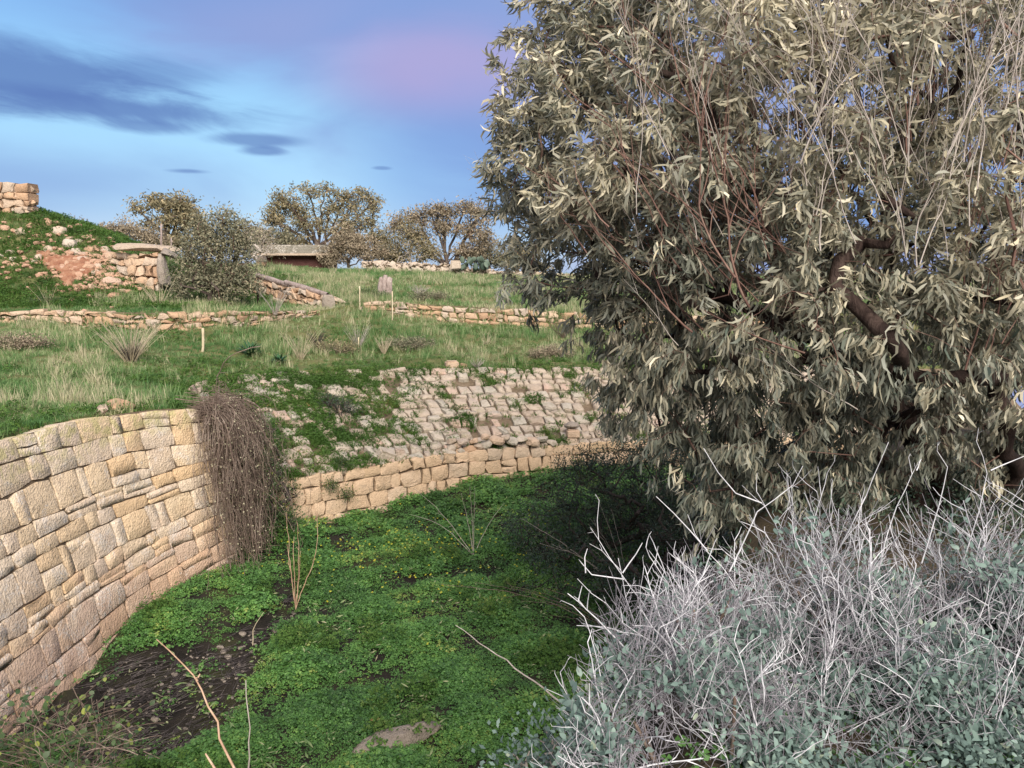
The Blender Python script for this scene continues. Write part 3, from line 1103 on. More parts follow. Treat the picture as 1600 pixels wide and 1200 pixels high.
with Root(slope_t) as T_:
    link('earth_bed', mesh_from('earth_bed', G_sl.reshape(-1, 3), grid_faces(160, 24)), M['core'], T_)
    rg = np.random.default_rng(3)
    cells = layout(slope.L, slope.H, 12, .27, rg, .45, .06, .28, .035, .035)

    def keep_sl(c_, row, r_):
        if c_[0] > 8.5:
            return False
        if c_[0] < -2.6:
            return r_.uniform() < .86
        return r_.uniform() < .965
    Tl = polylen(T_pair)
    q_ = 0.0
    while True:
        k_ = rg.uniform(.22, .6)
        p_ = along(T_pair, (Tl[np.argmin(np.abs(T_pair[:, 0] + 4.4) + (T_pair[:, 1] < 19) * 9)] + q_) / Tl[-1])
        if p_[0] > -1.2:
            break
        q_ += k_
        if rg.uniform() < .22:
            continue
        o_ = link('coping_stone', box_mesh(k_ - .03, .24, .11, .03, .02, int(q_ * 50)), M['pave'], T_, Vector(p_) + Vector((k_ / 2, -.12, -.03 + rg.normal(0, .012))))
        o_.rotation_euler = (.2 + rg.normal(0, .06), rg.normal(0, .05), .12 + rg.normal(0, .07))
        for pg in o_.data.polygons:
            pg.use_smooth = False
    build_stones(slope, cells, M['pave'], T_, .021, .055, .10, 4, .012, keep_sl, .16, .05, 295)

# ------------------------------------------------------------------ left wall
lw = empty('tall_retaining_wall', 'tall curved retaining wall of golden squared limestone at the left of the ditch', 'stone wall', (-5.3, 9.0, 0))
left = Loft(L_base, L_top, (0, 8, 2))
with Root(lw) as T_:
    core(left, .018, T_, M['core'], 'earth_core')
    rg = np.random.default_rng(11)
    cells = layout(left.L, left.H, 11, .42, rg, .6, .20, .40, .022, .012)
    build_stones(left, cells, M['wall'], T_, .0026, .013, .3, 12, .008, lambda c_, row, r_: c_[1] > 6.2, .07, .012, 300)
    # uneven coping stones along the rim
    rg = np.random.default_rng(5)

# back wall
bwp = empty('low_retaining_wall', 'low retaining wall of honey coloured blocks below the paved slope', 'stone wall', (-1, 16.3, 0))
S_hi = S_pts + np.array([0, 0, .06])
backw = Loft(Sb_pts, S_hi, (0, 8, 2))
with Root(bwp) as T_:
    core(backw, .06, T_, M['core'], 'earth_core')
    rg = np.random.default_rng(21)
    cells = layout(backw.L, backw.H, 4, .34, rg, .42, .04, .18, .02, .018)
    build_stones(backw, cells, M['low'], T_, .007, .028, .3, 22, .016, lambda c_, row, r_: c_[0] < 8 and r_.uniform() < .985, .14, .05, 200)

# rubble walls on the terrace
rw = empty('rubble_wall', 'long low dry stone wall running below the grassy mound at the left', 'stone wall', tuple(W_b[3]))
l1 = Loft(W_b[1:8] - np.array([0, 0, .15]), W_t[1:8] + np.array([0, 0, .03]), (0, 0, 5))
with Root(rw) as T_:
    core(l1, .05, T_, M['core'], 'earth_core')
    cells = layout(l1.L, l1.H, 4, .34, np.random.default_rng(31), .5, .1, .3, .03, .05)
    build_stones(l1, cells, M['rubble'], T_, .016, .06, .25, 32, .022, lambda c_, r, g: c_[0] > -17, .25, .12, 290)
rw2 = empty('rubble_wall', 'orange dry stone wall running right below the meadow towards the big eucalyptus', 'stone wall', tuple(W_b[11]))
l2 = Loft(W_b[8:] - np.array([0, 0, .15]), W_t[8:] + np.array([0, 0, .03]), (0, 0, 5))
with Root(rw2) as T_:
    core(l2, .05, T_, M['core'], 'earth_core')
    cells = layout(l2.L, l2.H, 4, .36, np.random.default_rng(35), .5, .1, .3, .03, .05)
    build_stones(l2, cells, M['rubble'], T_, .016, .06, .25, 36, .022, lambda c_, r, g: c_[0] < 9.5, .25, .12, 290)
# stair wall with timber rail
sw = empty('stepped_wall', 'sloping rubble wall topped by weathered timbers beside the dusty green tree', 'stone wall', tuple(at_y(455, 470, 28.4)))
l3 = Loft(chaikin([at_y(396, 472, 30.2), at_y(442, 478, 28.3), at_y(500, 492, 26.4), at_y(522, 492, 26.5), at_y(552, 482, 27)], 1),
          chaikin([at_y(396, 434, 30.4), at_y(442, 446, 28.5), at_y(500, 461, 26.6), at_y(522, 466, 26.7), at_y(552, 473, 27.1)], 1), (0, 0, 5))
with Root(sw) as T_:
    core(l3, .05, T_, M['core'], 'earth_core', 20)
    cells = layout(l3.L, l3.H, 3, .42, np.random.default_rng(41), .45, .35, .3, .04, .05)
    build_stones(l3, cells, M['rubble'], T_, .018, .07, .3, 42, .025, None, .25, .12, 200)
    for a, b in (((402, 430, 30.3), (452, 446, 28.4)), ((446, 441, 28.6), (512, 461, 26.5))):
        A, B = at_y(*a), at_y(*b)
        V, Fq = tubes([A, A * .5 + B * .5], [A * .5 + B * .5, B], [.09, .11], [.11, .08], [B - A] * 2, [B - A] * 2, 6)
        link('timber', mesh_from('timber', V, Fq), M['wood'], T_)
    for px, py in ((462, 460), (512, 474)):
        A = at_y(px, py, 28.0 if px < 500 else 26.35)
        me = rock_mesh(px, .22, .1, .32)
        link('grey_slab', me, M['greyrock'], T_, Vector(A))

# far wall
fw = empty('rubble_wall', 'pale tumbled dry stone wall along the crest of the far meadow', 'stone wall', tuple(at_y(650, 425, 40)))
fb = chaikin([at_y(566, 418, 41), at_y(600, 424, 40.4), at_y(660, 428, 40), at_y(735, 430, 39.5), at_y(800, 432, 39.8), at_y(1000, 437, 41)], 1)
ft = chaikin([at_y(566, 409, 41), at_y(600, 409, 40.6), at_y(660, 411, 40.2), at_y(735, 419, 39.8), at_y(800, 426, 39.9), at_y(1000, 432, 41)], 1)
l4 = Loft(fb, ft, (0, 0, 5))
with Root(fw) as T_:
    core(l4, .08, T_, M['core'], 'earth_core', 30)
    cells = layout(l4.L, l4.H, 3, .30, np.random.default_rng(51), .5, .2, .3, .05, .08)
    build_stones(l4, cells, M['pale'], T_, .012, .1, .3, 52, .035, None, .3, .3, 290)
    # rubble behind the face, seen on the low top
    rg = np.random.default_rng(2)

# ruin on the mound
ru = empty('ruined_wall', 'broken end of a squared stone wall standing on top of the grassy mound', 'stone wall', tuple(at_y(20, 328, 29.3)))
l5 = Loft([at_y(-200, 330, 29.6), at_y(46, 334, 29.2), at_y(58, 330, 30.0)], [at_y(-200, 276, 29.6), at_y(44, 288, 29.2), at_y(54, 290, 30.0)], (0, 0, 5))
with Root(ru) as T_:
    core(l5, .06, T_, M['core'], 'earth_core', 12)
    cells = layout(l5.L, l5.H, 4, .52, np.random.default_rng(61), .4, .15, .3, .04, .04)
    build_stones(l5, cells, M['rubble'], T_, .015, .08, .5, 62, .025, None, .22, .1, 200)

# stone chamber (lintel slab on rubble jamb)
dm = empty('stone_chamber', 'small stone chamber roofed by a long brown slab in the side of the mound', 'ruin', tuple(at_y(230, 450, 27)))
l6 = Loft([at_y(176, 440, 27.0), at_y(205, 452, 26.6), at_y(249, 456, 26.5)], [at_y(176, 398, 27.4), at_y(205, 394, 26.9), at_y(250, 394, 26.8)], (0, 0, 5))
with Root(dm) as T_:
    core(l6, .3, T_, M['core'], 'earth_core', 8)
    cells = layout(l6.L, l6.H, 5, .40, np.random.default_rng(71), .45, .1, .3, .04, .05)
    build_stones(l6, cells, M['rubble'], T_, .02, .08, .4, 72, .03, None, .25, .15, 200)
    me = rock_mesh(900, .95, .55, .16)
    o = link('lintel_slab', me, M['greyrock'], T_, Vector(at_y(226, 387, 27.0))); o.rotation_euler = (0, .04, .02)
    me.materials.clear(); me.materials.append(M['pave'])
    me = rock_mesh(901, .17, .3, .66)
    o = link('upright_slab', me, M['greyrock'], T_, Vector(at_y(256, 424, 26.6)))
    me = rock_mesh(902, .22, .5, .12)
    o = link('tilted_slab', me, M['greyrock'], T_, Vector(at_y(263, 396, 26.8))); o.rotation_euler = (0, .6, .1)


def px_z(px, py, zf=up_z, y0=20.0, y1=48.0):
    """first hit of a pixel ray with a ground function"""
    d = ray(px, py)
    Ys = np.arange(y0, y1, .05)
    P = np.array([0, 0, CAMZ])[None] + d[None] * (Ys / d[1])[:, None]
    g = zf(P[:, 0], P[:, 1])
    k = np.where(P[:, 2] < g)[0]
    return P[k[0]] if len(k) else None


# stones bedded in the mound and the red scar
mound_stones = [(8, 356, 9, 6), (33, 362, 10, 7), (47, 375, 5, 4), (77, 350, 8, 6), (93, 361, 13, 9), (110, 383, 15, 11), (118, 394, 12, 8), (76, 390, 9, 8), (107, 373, 8, 4), (124, 376, 7, 4),
                (135, 372, 9, 5), (48, 352, 7, 5), (18, 394, 9, 5), (22, 405, 8, 5), (24, 414, 7, 5), (140, 391, 9, 7), (161, 391, 11, 8), (175, 402, 16, 10), (150, 402, 10, 7), (127, 406, 12, 7),
                (147, 410, 11, 7), (156, 417, 10, 7), (171, 420, 11, 8), (137, 417, 13, 7), (121, 430, 12, 8), (134, 424, 10, 6), (150, 426, 9, 7), (105, 413, 8, 7), (98, 418, 9, 6), (176, 442, 18, 11),
                (160, 449, 9, 8), (143, 451, 10, 9), (181, 464, 13, 8), (190, 456, 8, 7), (205, 424, 10, 7), (197, 416, 8, 6), (153, 460, 9, 4), (44, 415, 6, 4), (62, 402, 8, 6), (55, 408, 7, 4),
                (130, 398, 11, 6), (168, 431, 12, 7), (188, 430, 10, 8), (116, 420, 9, 6), (38, 401, 5, 3), (3, 400, 4, 5), (213, 436, 9, 6), (185, 410, 10, 6), (90, 410, 7, 5), (166, 408, 9, 5), (143, 436, 9, 6), (199, 445, 10, 7)]
for i, (px, py, rx, ry) in enumerate(mound_stones):
    P = px_z(px, py)
    s = P[1] / F
    me = rock_mesh(300 + i, rx * s * .82, rx * s * .75, ry * s * .95)
    dry = px > 90 and py > 395
    o = link('mound_stone', me, M['red'] if dry or i % 4 == 0 else M['pale'] if i % 4 == 1 else M['rubble'], mound_ground, Vector(P) + Vector((0, 0, -.02)))
    o.rotation_euler = (random.uniform(-.2, .2), random.uniform(-.3, .3), random.uniform(0, 6))

# patch of bare red soil on the mound, laid on the ground sheet
SCAR = [(58, 398), (80, 396), (100, 402), (135, 404), (150, 418), (140, 432), (118, 440), (108, 449), (95, 447), (92, 428), (78, 426), (66, 412)]
Pc = np.array([px_z(a, b) for a, b in SCAR])
lo_, hi_ = Pc.min(0) - .3, Pc.max(0) + .3
nx, ny = 110, 110
xx, yy = np.meshgrid(np.linspace(lo_[0], hi_[0], nx), np.linspace(lo_[1], hi_[1], ny), indexing='ij')
dd_ = dist_poly(np.concatenate([Pc, Pc[:1]]), xx, yy)
ins_ = inside(Pc, xx, yy)
sd_ = np.where(ins_, dd_, -dd_) + .14 * snoise(xx, yy, 3.5, 2) + .05 * snoise(xx, yy, 11, 5)
zz = up_z(xx, yy) + np.clip(sd_ * .9, -.3, .12) + (.035 * snoise(xx, yy, 7, 1) + .02 * snoise(xx, yy, 19, 3)) * (sd_ > 0)
V = np.dstack([xx, yy, zz]).reshape(-1, 3)
fs = grid_faces(nx, ny)
fs = fs[(sd_.reshape(-1)[fs] > -.12).all(1)]
link('bare_red_soil', mesh_from('bare_red_soil', V, fs), M['redsoil'], kind='structure')

rg = np.random.default_rng(404)
Vs, Fs, off = [], [], 0
bases = []
for k in range(5):
    b = rock_mesh(800 + k, 1, 1, .75)
    bases.append((np.array([tuple(p.co) for p in b.vertices]), np.array([tuple(p.vertices) for p in b.polygons])))
for k in range(330):
    if k < 190:
        q = px_z(rg.normal(140, 35), rg.normal(425, 20))
    else:
        q = px_z(rg.uniform(0, 230), rg.uniform(345, 460))
    if q is None or q[1] > 32:
        continue
    v, f = bases[k % 5]
    a = rg.uniform(0, 6)
    Rm = np.array([[cos(a), -sin(a), 0], [sin(a), cos(a), 0], [0, 0, 1]])
    Vs.append((v * rg.uniform(.03, .10) * (1.3 if k % 7 == 0 else 1)) @ Rm.T + q + np.array([0, 0, .06])); Fs.append(f + off); off += len(v)
link('mound_rubble', mesh_from('mound_rubble', np.concatenate(Vs), Fs, False), M['red'], kind='stuff')

# ------------------------------------------------------------------ bunker and bits on the skyline
bk_c = at_y(455, 412, 43)
bk = empty('concrete_shelter', 'low flat-roofed concrete shelter with dark red wall on the meadow crest', 'building', tuple(bk_c))
with Root(bk) as T_:
    A = at_y(395, 392, 43); B = at_y(515, 392, 43)
    link('roof', box_mesh(B[0] - A[0], 3.5, .54, .05), M['concrete'], T_, Vector((A + B) / 2) + Vector((0, 1.5, .05)))
    link('wall', box_mesh(B[0] - A[0] - .5, 2.7, 1.0, .02), M['ironred'], T_, Vector((A + B) / 2) + Vector((0, 1.6, -.75)))
    link('roof_edge', box_mesh(B[0] - A[0] + .04, .10, .12, .02), M['pale'], T_, Vector((A + B) / 2) + Vector((0, -.30, -.2)))
pl = empty('stone_pier', 'squat yellow stone pier at the left end of the concrete shelter', 'pier', tuple(at_y(410, 428, 37)))
with Root(pl) as T_:
    for j in range(3):
        c_ = at_y(408, 424 - j * 9.5, 37)
        link('stone', box_mesh(.42, .4, .27, .03, .015, j), M['rubble'], T_, Vector(c_))
hs = empty('distant_house', 'pale gabled house wall glimpsed between the trees on the skyline', 'house', tuple(at_y(402, 385, 62)))
with Root(hs) as T_:
    c_ = at_y(402, 378, 62)
    link('wall', box_mesh(1.3, 2.5, 1.4, .02), M['pale'], T_, Vector(c_))
    me = mesh_from('gable', [(-.66, -1.26, .69), (.66, -1.26, .69), (0, -1.26, 1.15), (-.66, 1.26, .69), (.66, 1.26, .69), (0, 1.26, 1.15)],
                   [(0, 1, 2), (5, 4, 3), (0, 2, 5, 3), (2, 1, 4, 5), (0, 3, 4, 1)], False)
    link('roof', me, M['pale'], T_, Vector(c_))
o = link('white_block', box_mesh(.5, .4, .42, .04, .02, 3), M['pale'], loc=Vector(at_y(712, 414, 39.3)))
tag(o, 'squared pale block standing on the far wall beside the cactus', 'stone block')
# split stump
st = empty('weathered_stump', 'split grey timber stump standing upright in the meadow', 'stump', tuple(at_y(601, 464, 29.0)))
with Root(st) as T_:
    b0 = at_y(600, 466, 29.0)
    for k, (dx, r, h, ln) in enumerate(((-.17, .10, .86, .09), (-.03, .12, .92, .10), (.12, .10, .84, .11), (.20, .07, .8, .09), (.04, .1, .82, .1))):
        yy = .1 if k == 4 else 0
        A = b0 + np.array([dx, yy, -.05]); B = A + np.array([ln, 0, h])
        pts = along(np.array([A, B]), np.linspace(0, 1, 7)) + RNG.normal(0, .012, (7, 3))
        rr = r * (1 + RNG.normal(0, .08, 7)); rr[-1] *= .55
        V, Fq = tubes(pts[:-1], pts[1:], rr[:-1], rr[1:], np.gradient(pts, axis=0)[:-1], np.gradient(pts, axis=0)[1:], 7)
        link('timber', mesh_from('timber', V, Fq), M['wood'], T_)

# big stones on the slope
def lone(name, seed, P, s, mat, label, cat, rot=(0, 0, 0), box=False):
    me = box_mesh(*s, min(s) * .14, min(s) * .05, seed) if box else rock_mesh(seed, *s)
    if box:
        for p in me.polygons:
            p.use_smooth = False
    o_ = link(name, me, mat, loc=Vector(P)); o_.rotation_euler = rot
    return tag(o_, label, cat)


lone('stone_block', 1, at_y(706, 571, 20.3), (.34, .3, .24), M['rubble'], 'squared block sitting alone on the top edge of the paved slope', 'stone block', (0, 0, .2), True)
lone('stone_block', 2, at_y(724, 573, 20.5), (.16, .2, .17), M['rubble'], 'small block tucked against the right of the lone squared block', 'stone block', (0, .2, .5), True)
lone('fallen_block', 3, at_y(602, 713, 15.75), (.36, .32, .30), M['pave'], 'large tipped block lying at the foot of the slope among green weeds', 'stone block', (.35, .4, .5), True)
lone('fallen_block', 8, at_y(624, 708, 15.9), (.2, .2, .2), M['pave'], 'rounded pale stone right beside the large tipped block', 'stone block', (.1, .2, .5), True)
lone('stone_block', 4, at_y(895, 677, 17.4), (.30, .26, .18), M['rubble'], 'upper of two blocks stacked on the honey coloured low wall', 'stone block', (0, .05, .1), True)
lone('stone_block', 5, at_y(893, 689, 17.35), (.26, .26, .16), M['low'], 'lower of two blocks stacked on the honey coloured low wall', 'stone block', (0, 0, 0), True)
lone('boulder', 6, at_y(893, 664, 17.45), (.14, .12, .09), M['greyrock'], 'grey rounded stone crowning the two stacked blocks', 'stone')
heap = empty('rubble_heap', 'heap of loose small stones resting on the low wall top at the slope foot', 'rubble heap', tuple(at_y(720, 705, 16.5)))
for i, (px, py, rx, ry) in enumerate([(718, 708, 11, 8), (704, 700, 8, 7), (713, 696, 7, 5), (733, 702, 10, 7), (747, 698, 7, 6), (760, 694, 10, 6), (776, 688, 11, 8), (706, 689, 7, 5), (722, 690, 8, 5), (741, 689, 7, 5),
                                      (800, 690, 9, 6), (815, 687, 8, 6), (832, 690, 10, 7), (848, 687, 9, 6), (862, 692, 8, 5), (757, 683, 7, 5), (790, 684, 7, 5)]):
    P = at_y(px, py, 16.4 + (px - 700) * .0042)
    s = P[1] / F
    me = rock_mesh(500 + i, rx * s, rx * s, ry * s)
    o = link('stone', me, M['pave'] if i % 3 else M['rubble'], heap, Vector(P) - Vector(heap.location))
    o.rotation_euler = (random.uniform(-.3, .3), random.uniform(-.3, .3), random.uniform(0, 6))
lone('flat_rock', 93, at_z(628, 1152, .17), (.44, .15, .11), M['greyrock'], 'flat grey rock lying in the clover near the bottom of the photo', 'rock', (.12, -.10, .5))
lone('boulder', 79, at_y(188, 634, 11.35), (.19, .14, .11), M['rubble'], 'reddish loose stone lying on the rim of the tall wall', 'stone', (0, .1, .3))
lone('boulder', 80, at_y(160, 640, 10.9), (.09, .08, .08), M['pave'], 'small grey stone on the rim of the tall wall left of the reddish one', 'stone')
lone('dark_rock', 81, at_z(112, 1110, -.05), (.26, .3, .2), M['floor'], 'dark earthy lump of rock at the foot of the tall wall', 'rock')

# mud litter: pebbles and rotted stems
rg = np.random.default_rng(77)
mp = np.array(MUD)
pts = []
while len(pts) < 300:
    x, y = rg.uniform(mp[:, 0].min(), mp[:, 0].max()), rg.uniform(mp[:, 1].min(), mp[:, 1].max())
    if inside(MUD, np.array(x), np.array(y)):
        pts.append((x, y))
pts = np.array(pts)
Vs, Fs, off = [], [], 0
base_r = [rock_mesh(700 + k, 1, 1, .7) for k in range(5)]
rd = []
for b in base_r:
    v = np.array([tuple(p.co) for p in b.vertices]); f = np.array([tuple(p.vertices) for p in b.polygons])
    rd.append((v, f))
for k, (x, y) in enumerate(pts):
    v, f = rd[k % 5]
    s = rg.uniform(.006, .02) if k % 8 else rg.uniform(.02, .045)
    Vs.append(v * s + np.array([x, y, float(floor_z(x, y)) + .004])); Fs.append(f + off); off += len(v)
link('pebbles', mesh_from('pebbles', np.concatenate(Vs), Fs, False), M['greyrock'], kind='stuff')
m = pts[rg.integers(0, len(pts), 900)]
P0 = np.stack([m[:, 0], m[:, 1], floor_z(m[:, 0], m[:, 1]) + rg.uniform(.0, .07, 900)], 1)
ang = rg.normal(.9, .5, 900)
dr = np.stack([np.cos(ang), np.sin(ang), rg.normal(0, .08, 900)], 1)
Ls = rg.uniform(.08, .45, 900)[:, None]
V, Fq = tubes(P0, P0 + dr * Ls, np.full(900, .0045), np.full(900, .0025), dr, dr, 3)
link('rotted_stems', mesh_from('rotted_stems', V, Fq), M['rotted'], kind='stuff')

# ------------------------------------------------------------------ ground cover
print('ground cover')
cl = [clover_clump(s, M['clover']) for s in (1, 2, 3)]
vis = lambda x, y: np.clip(12.0 / np.maximum(np.hypot(x, y), 4), .3, 2.2) ** 1.4


def w_floor(x, y):
    ok = ~inside(BANKPOLY, x, y) & (x > -5.25) & (y > 5.2) & (x < 8)
    lim = np.interp(x, S_pts[:, 0], S_pts[:, 1])
    ok &= y < lim + .05
    w_ = np.where(ok, 1.0, 0)
    w_ = np.where(inside(MUD, x, y), .05, w_)
    w_ = np.where(inside(MUD2, x, y), 0, w_)
    return w_ * vis(x, y)


P = sample_grid(G_fl, 27000, w_floor)
tint = np.clip(.50 + .24 * snoise(P[:, 0], P[:, 1], .9, 5) + .20 * snoise(P[:, 0], P[:, 1], 3.0, 6) + RNG.normal(0, .13, len(P)), 0, 1)
mudd = dist_poly(MUD + [MUD[0]], P[:, 0], P[:, 1])
keep = RNG.uniform(size=len(P)) < np.clip(1.1 + .8 * snoise(P[:, 0], P[:, 1], 2.2, 9), .72, 1)
P, tint = P[keep], tint[keep]
hs_ = (.85 + .7 * np.clip(snoise(P[:, 0], P[:, 1], 2.3, 14), -.5, 1)) * RNG.uniform(.7, 1.25, len(P))
hs_ *= np.clip(1.0 + .25 * (P[:, 1] > 13), .5, 1.5)
ok_ = P[:, 2] < 1.0
scatter('clover_cover', P[ok_], hs_[ok_], tint[ok_], cl, M['clover'])
# looser, taller weeds standing in the clover
ok_ = (P[:, 2] < .9) & (snoise(P[:, 0], P[:, 1], 1.3, 31) + .4 * snoise(P[:, 0], P[:, 1], 4, 3) > .62) & (RNG.uniform(size=len(P)) < .35)
nt_ = [clover_clump(90 + q, M['weed'], 26, .14, .06, .26, .02) for q in range(2)]
scatter('ditch_weeds', P[ok_], RNG.uniform(.7, 1.3, ok_.sum()), np.clip(.35 + RNG.normal(0, .15, ok_.sum()), 0, .9), nt_, M['weed'])
lt = []
for q in range(3):
    rr_ = np.random.default_rng(300 + q)
    Vl, Fl = [], []
    for k in range(5):
        c_ = rr_.normal(0, .05, 3); c_[2] = abs(c_[2]) + .05
        a_ = rr_.uniform(0, 6); L1 = rr_.uniform(.02, .09); wd1 = rr_.uniform(.003, .012)
        d_ = np.array([cos(a_), sin(a_), rr_.normal(0, .25)]); s_ = np.array([-sin(a_), cos(a_), rr_.normal(0, .3)])
        o_ = len(Vl); Vl += [c_, c_ + d_ * L1 / 2 + s_ * wd1, c_ + d_ * L1, c_ + d_ * L1 / 2 - s_ * wd1]; Fl.append((o_, o_ + 1, o_ + 2, o_ + 3))
    lt.append(src('litter_source', mesh_from('litter_source', Vl, Fl, False, dict(tone=rr_.uniform(0, 1, len(Vl)))), M['grass']))
Pl = sample_grid(G_fl, 800, lambda x, y: (w_floor(x, y) > 0) * vis(x, y) * np.clip(snoise(x, y, 1.4, 55) + .3, .05, 1))
Pl = Pl[Pl[:, 2] < 1.0]
scatter('dry_litter', Pl, RNG.uniform(.7, 1.4, len(Pl)), np.clip(.66 + RNG.normal(0, .12, len(Pl)), 0, 1), lt, M['grass'])
# yellow flowers over the clover
fl = []
for s in (5, 6):
    rng_ = np.random.default_rng(s)
    V, Fq = [], []
    for k in range(5):
        a, b = k * 2 * pi / 5, .33
        o_ = len(V)
        V += [(0, 0, .15), (.012 * cos(a - b), .012 * sin(a - b), .164), (.019 * cos(a), .019 * sin(a), .168), (.012 * cos(a + b), .012 * sin(a + b), .164)]
        Fq.append((o_, o_ + 1, o_ + 2, o_ + 3))
    fl.append(src('flower_source', mesh_from('flower_source', V, Fq, False, dict(tone=[.5] * len(V))), M['petal']))


def w_flow(x, y):
    c0 = at_z(640, 870, .1); c1 = at_z(700, 850, .1); c2 = at_z(560, 850, .1); c3 = at_z(740, 900, 0)
    g = 0
    for c_, s in ((c0, .8), (c1, .8), (c2, 1.2), (c3, 1.0)):
        g = g + np.exp(-((x - c_[0]) ** 2 + (y - c_[1]) ** 2) / (2 * s * s))
    return g * (w_floor(x, y) > 0.3)


P = sample_grid(G_fl, 260, w_flow)
scatter('yellow_flowers', P, RNG.uniform(.9, 1.3, 260), RNG.uniform(0, 1, 260), fl, M['petal'], tilt=.4)

# weeds on the paved slope
wd_src = [clover_clump(20 + s, M['weed'], 18, .12, .02, .10, .014) for s in range(3)] + [grass_tuft(30 + s, M['weed'], 26, .08, .04, .12, .006, .8, 'weed_source') for s in range(2)]


def w_slope(x, y):
    leftm = np.clip((-2.1 - x) / 1.8, 0, 1)
    n_ = snoise(x, y, 1.9, 12)
    n2_ = snoise(x, y, 4.6, 2)
    w_ = leftm * (np.clip(n_ * 1.7 + .8, .2, 1)) + (1 - leftm) * np.clip(n_ * 1.2 + n2_ * .9 - .5, 0.015, 1) * .9
    w_ += np.clip(1 - (np.interp(x, T_pts[20:, 0], T_pts[20:, 1]) - y) / .5, 0, 1) * .25
    return w_ * (x < 7)


P = sample_grid(G_sl + np.array([0, 0, .08]), 7600, w_slope)
scatter('slope_weeds', P, RNG.uniform(.6, 1.25, len(P)), np.clip(.38 + .25 * snoise(P[:, 0], P[:, 1], 1.2, 3) + RNG.normal(0, .13, len(P)) + np.clip((P[:, 0] + 1) * .05, 0, .25), 0, 1), wd_src, M['weed'])

# terrace grass
gs = [grass_tuft(40 + s, M['grass'], 26, .10, .05, .17, .006, .8) for s in range(3)]
gt = [grass_tuft(50 + s, M['grass'], 20, .10, .12, .34, .005, .55) for s in range(3)]


def dryness(x, y):
    return .42 + .26 * snoise(x, y, .5, 1) + .24 * snoise(x, y, 1.6, 4) + .1 * snoise(x, y, 4.3, 9)


def w_low(x, y):
    return np.clip(14.0 / np.maximum(y, 6), .3, 1.8) ** 1.7 * (np.abs(x) < y * .75 + 2)


P = sample_grid(G_low, 17000, w_low)
dv = dryness(P[:, 0], P[:, 1])
near_rim = np.clip(1 - dist_poly(E_pts[::3], P[:, 0], P[:, 1]) / 1.6, 0, 1)
dv = dv - .25 * near_rim * (P[:, 0] > -5.5) + RNG.normal(0, .12, len(P))
scatter('terrace_grass', P, RNG.uniform(.45, .9, len(P)) * np.where(near_rim > .3, .8, 1), np.clip(dv, 0, 1), gs, M['grass'])
P = sample_grid(G_low, 3400, lambda x, y: w_low(x, y) * np.clip(snoise(x, y, .7, 6) + .15 + .5 * (y > 21), 0.02, 1))
scatter('tall_terrace_grass', P, RNG.uniform(.6, 1.3, len(P)), np.clip(dryness(P[:, 0], P[:, 1]) + .22 + RNG.normal(0, .12, len(P)), 0, 1), gt, M['grass'])
P = sample_grid(G_low, 3800, lambda x, y: w_low(x, y) * np.clip(-snoise(x, y, .6, 1) + .1 + 1.2 * np.clip(1 - dist_poly(E_pts[::3], x, y) / 1.8, 0, 1), 0, 1))
scatter('terrace_weeds', P, RNG.uniform(.8, 1.6, len(P)), np.clip(.38 + RNG.normal(0, .14, len(P)), 0, 1), wd_src, M['weed'])


def w_up(x, y):
    return (y < 50) * np.clip(26.0 / np.maximum(y, 15), .3, 1.5) ** 1.5 * (np.abs(x) < y * .75 + 2)


P = sample_grid(G_up, 19000, w_up)
green_mound = np.clip((-8.5 - P[:, 0]) / 2, 0, 1)
dv = dryness(P[:, 0] * .6, P[:, 1] * .6) + .15 - .42 * green_mound + RNG.normal(0, .12, len(P))
dv = np.where((np.hypot(P[:, 0] - 3.0, P[:, 1] - 33) < 3), dv - .2, dv)
scr = inside(Pc[:, :2], P[:, 0], P[:, 1])
P, dv, green_mound = P[~scr], dv[~scr], green_mound[~scr]
scatter('meadow_grass', P, RNG.uniform(.9, 1.7, len(P)) * (1 - .35 * green_mound), np.clip(dv, 0, 1), gs, M['grass'])
P = sample_grid(G_up, 5600, lambda x, y: w_up(x, y) * (x < -9) * (y > 23.5) * (y < 33))
scr = inside(Pc[:, :2], P[:, 0], P[:, 1]); P = P[~scr]
scatter('mound_weeds', P, RNG.uniform(1.0, 2.2, len(P)), np.clip(.35 + .2 * snoise(P[:, 0], P[:, 1], 1, 2) + RNG.normal(0, .12, len(P)), 0, 1), wd_src, M['weed'])
P = sample_grid(G_up, 3000, lambda x, y: w_up(x, y) * np.clip(snoise(x, y, .5, 16), 0.0, 1) * (y < 40) * (x > -14))
scatter('tall_meadow_grass', P, RNG.uniform(.8, 1.5, len(P)), np.clip(.75 + RNG.normal(0, .14, len(P)), 0, 1), gt, M['grass'])
# near bank grass and litter
P = sample_grid(G_fl, 1500, lambda x, y: inside(BANKPOLY, x, y) * (y > 1.2) * (y < 4.2) * (x < 9) * (x > -6) + 0.0)
scatter('bank_weeds', P, RNG.uniform(.6, 1.2, len(P)), np.clip(.3 + RNG.normal(0, .15, len(P)), 0, 1), cl, M['clover'])

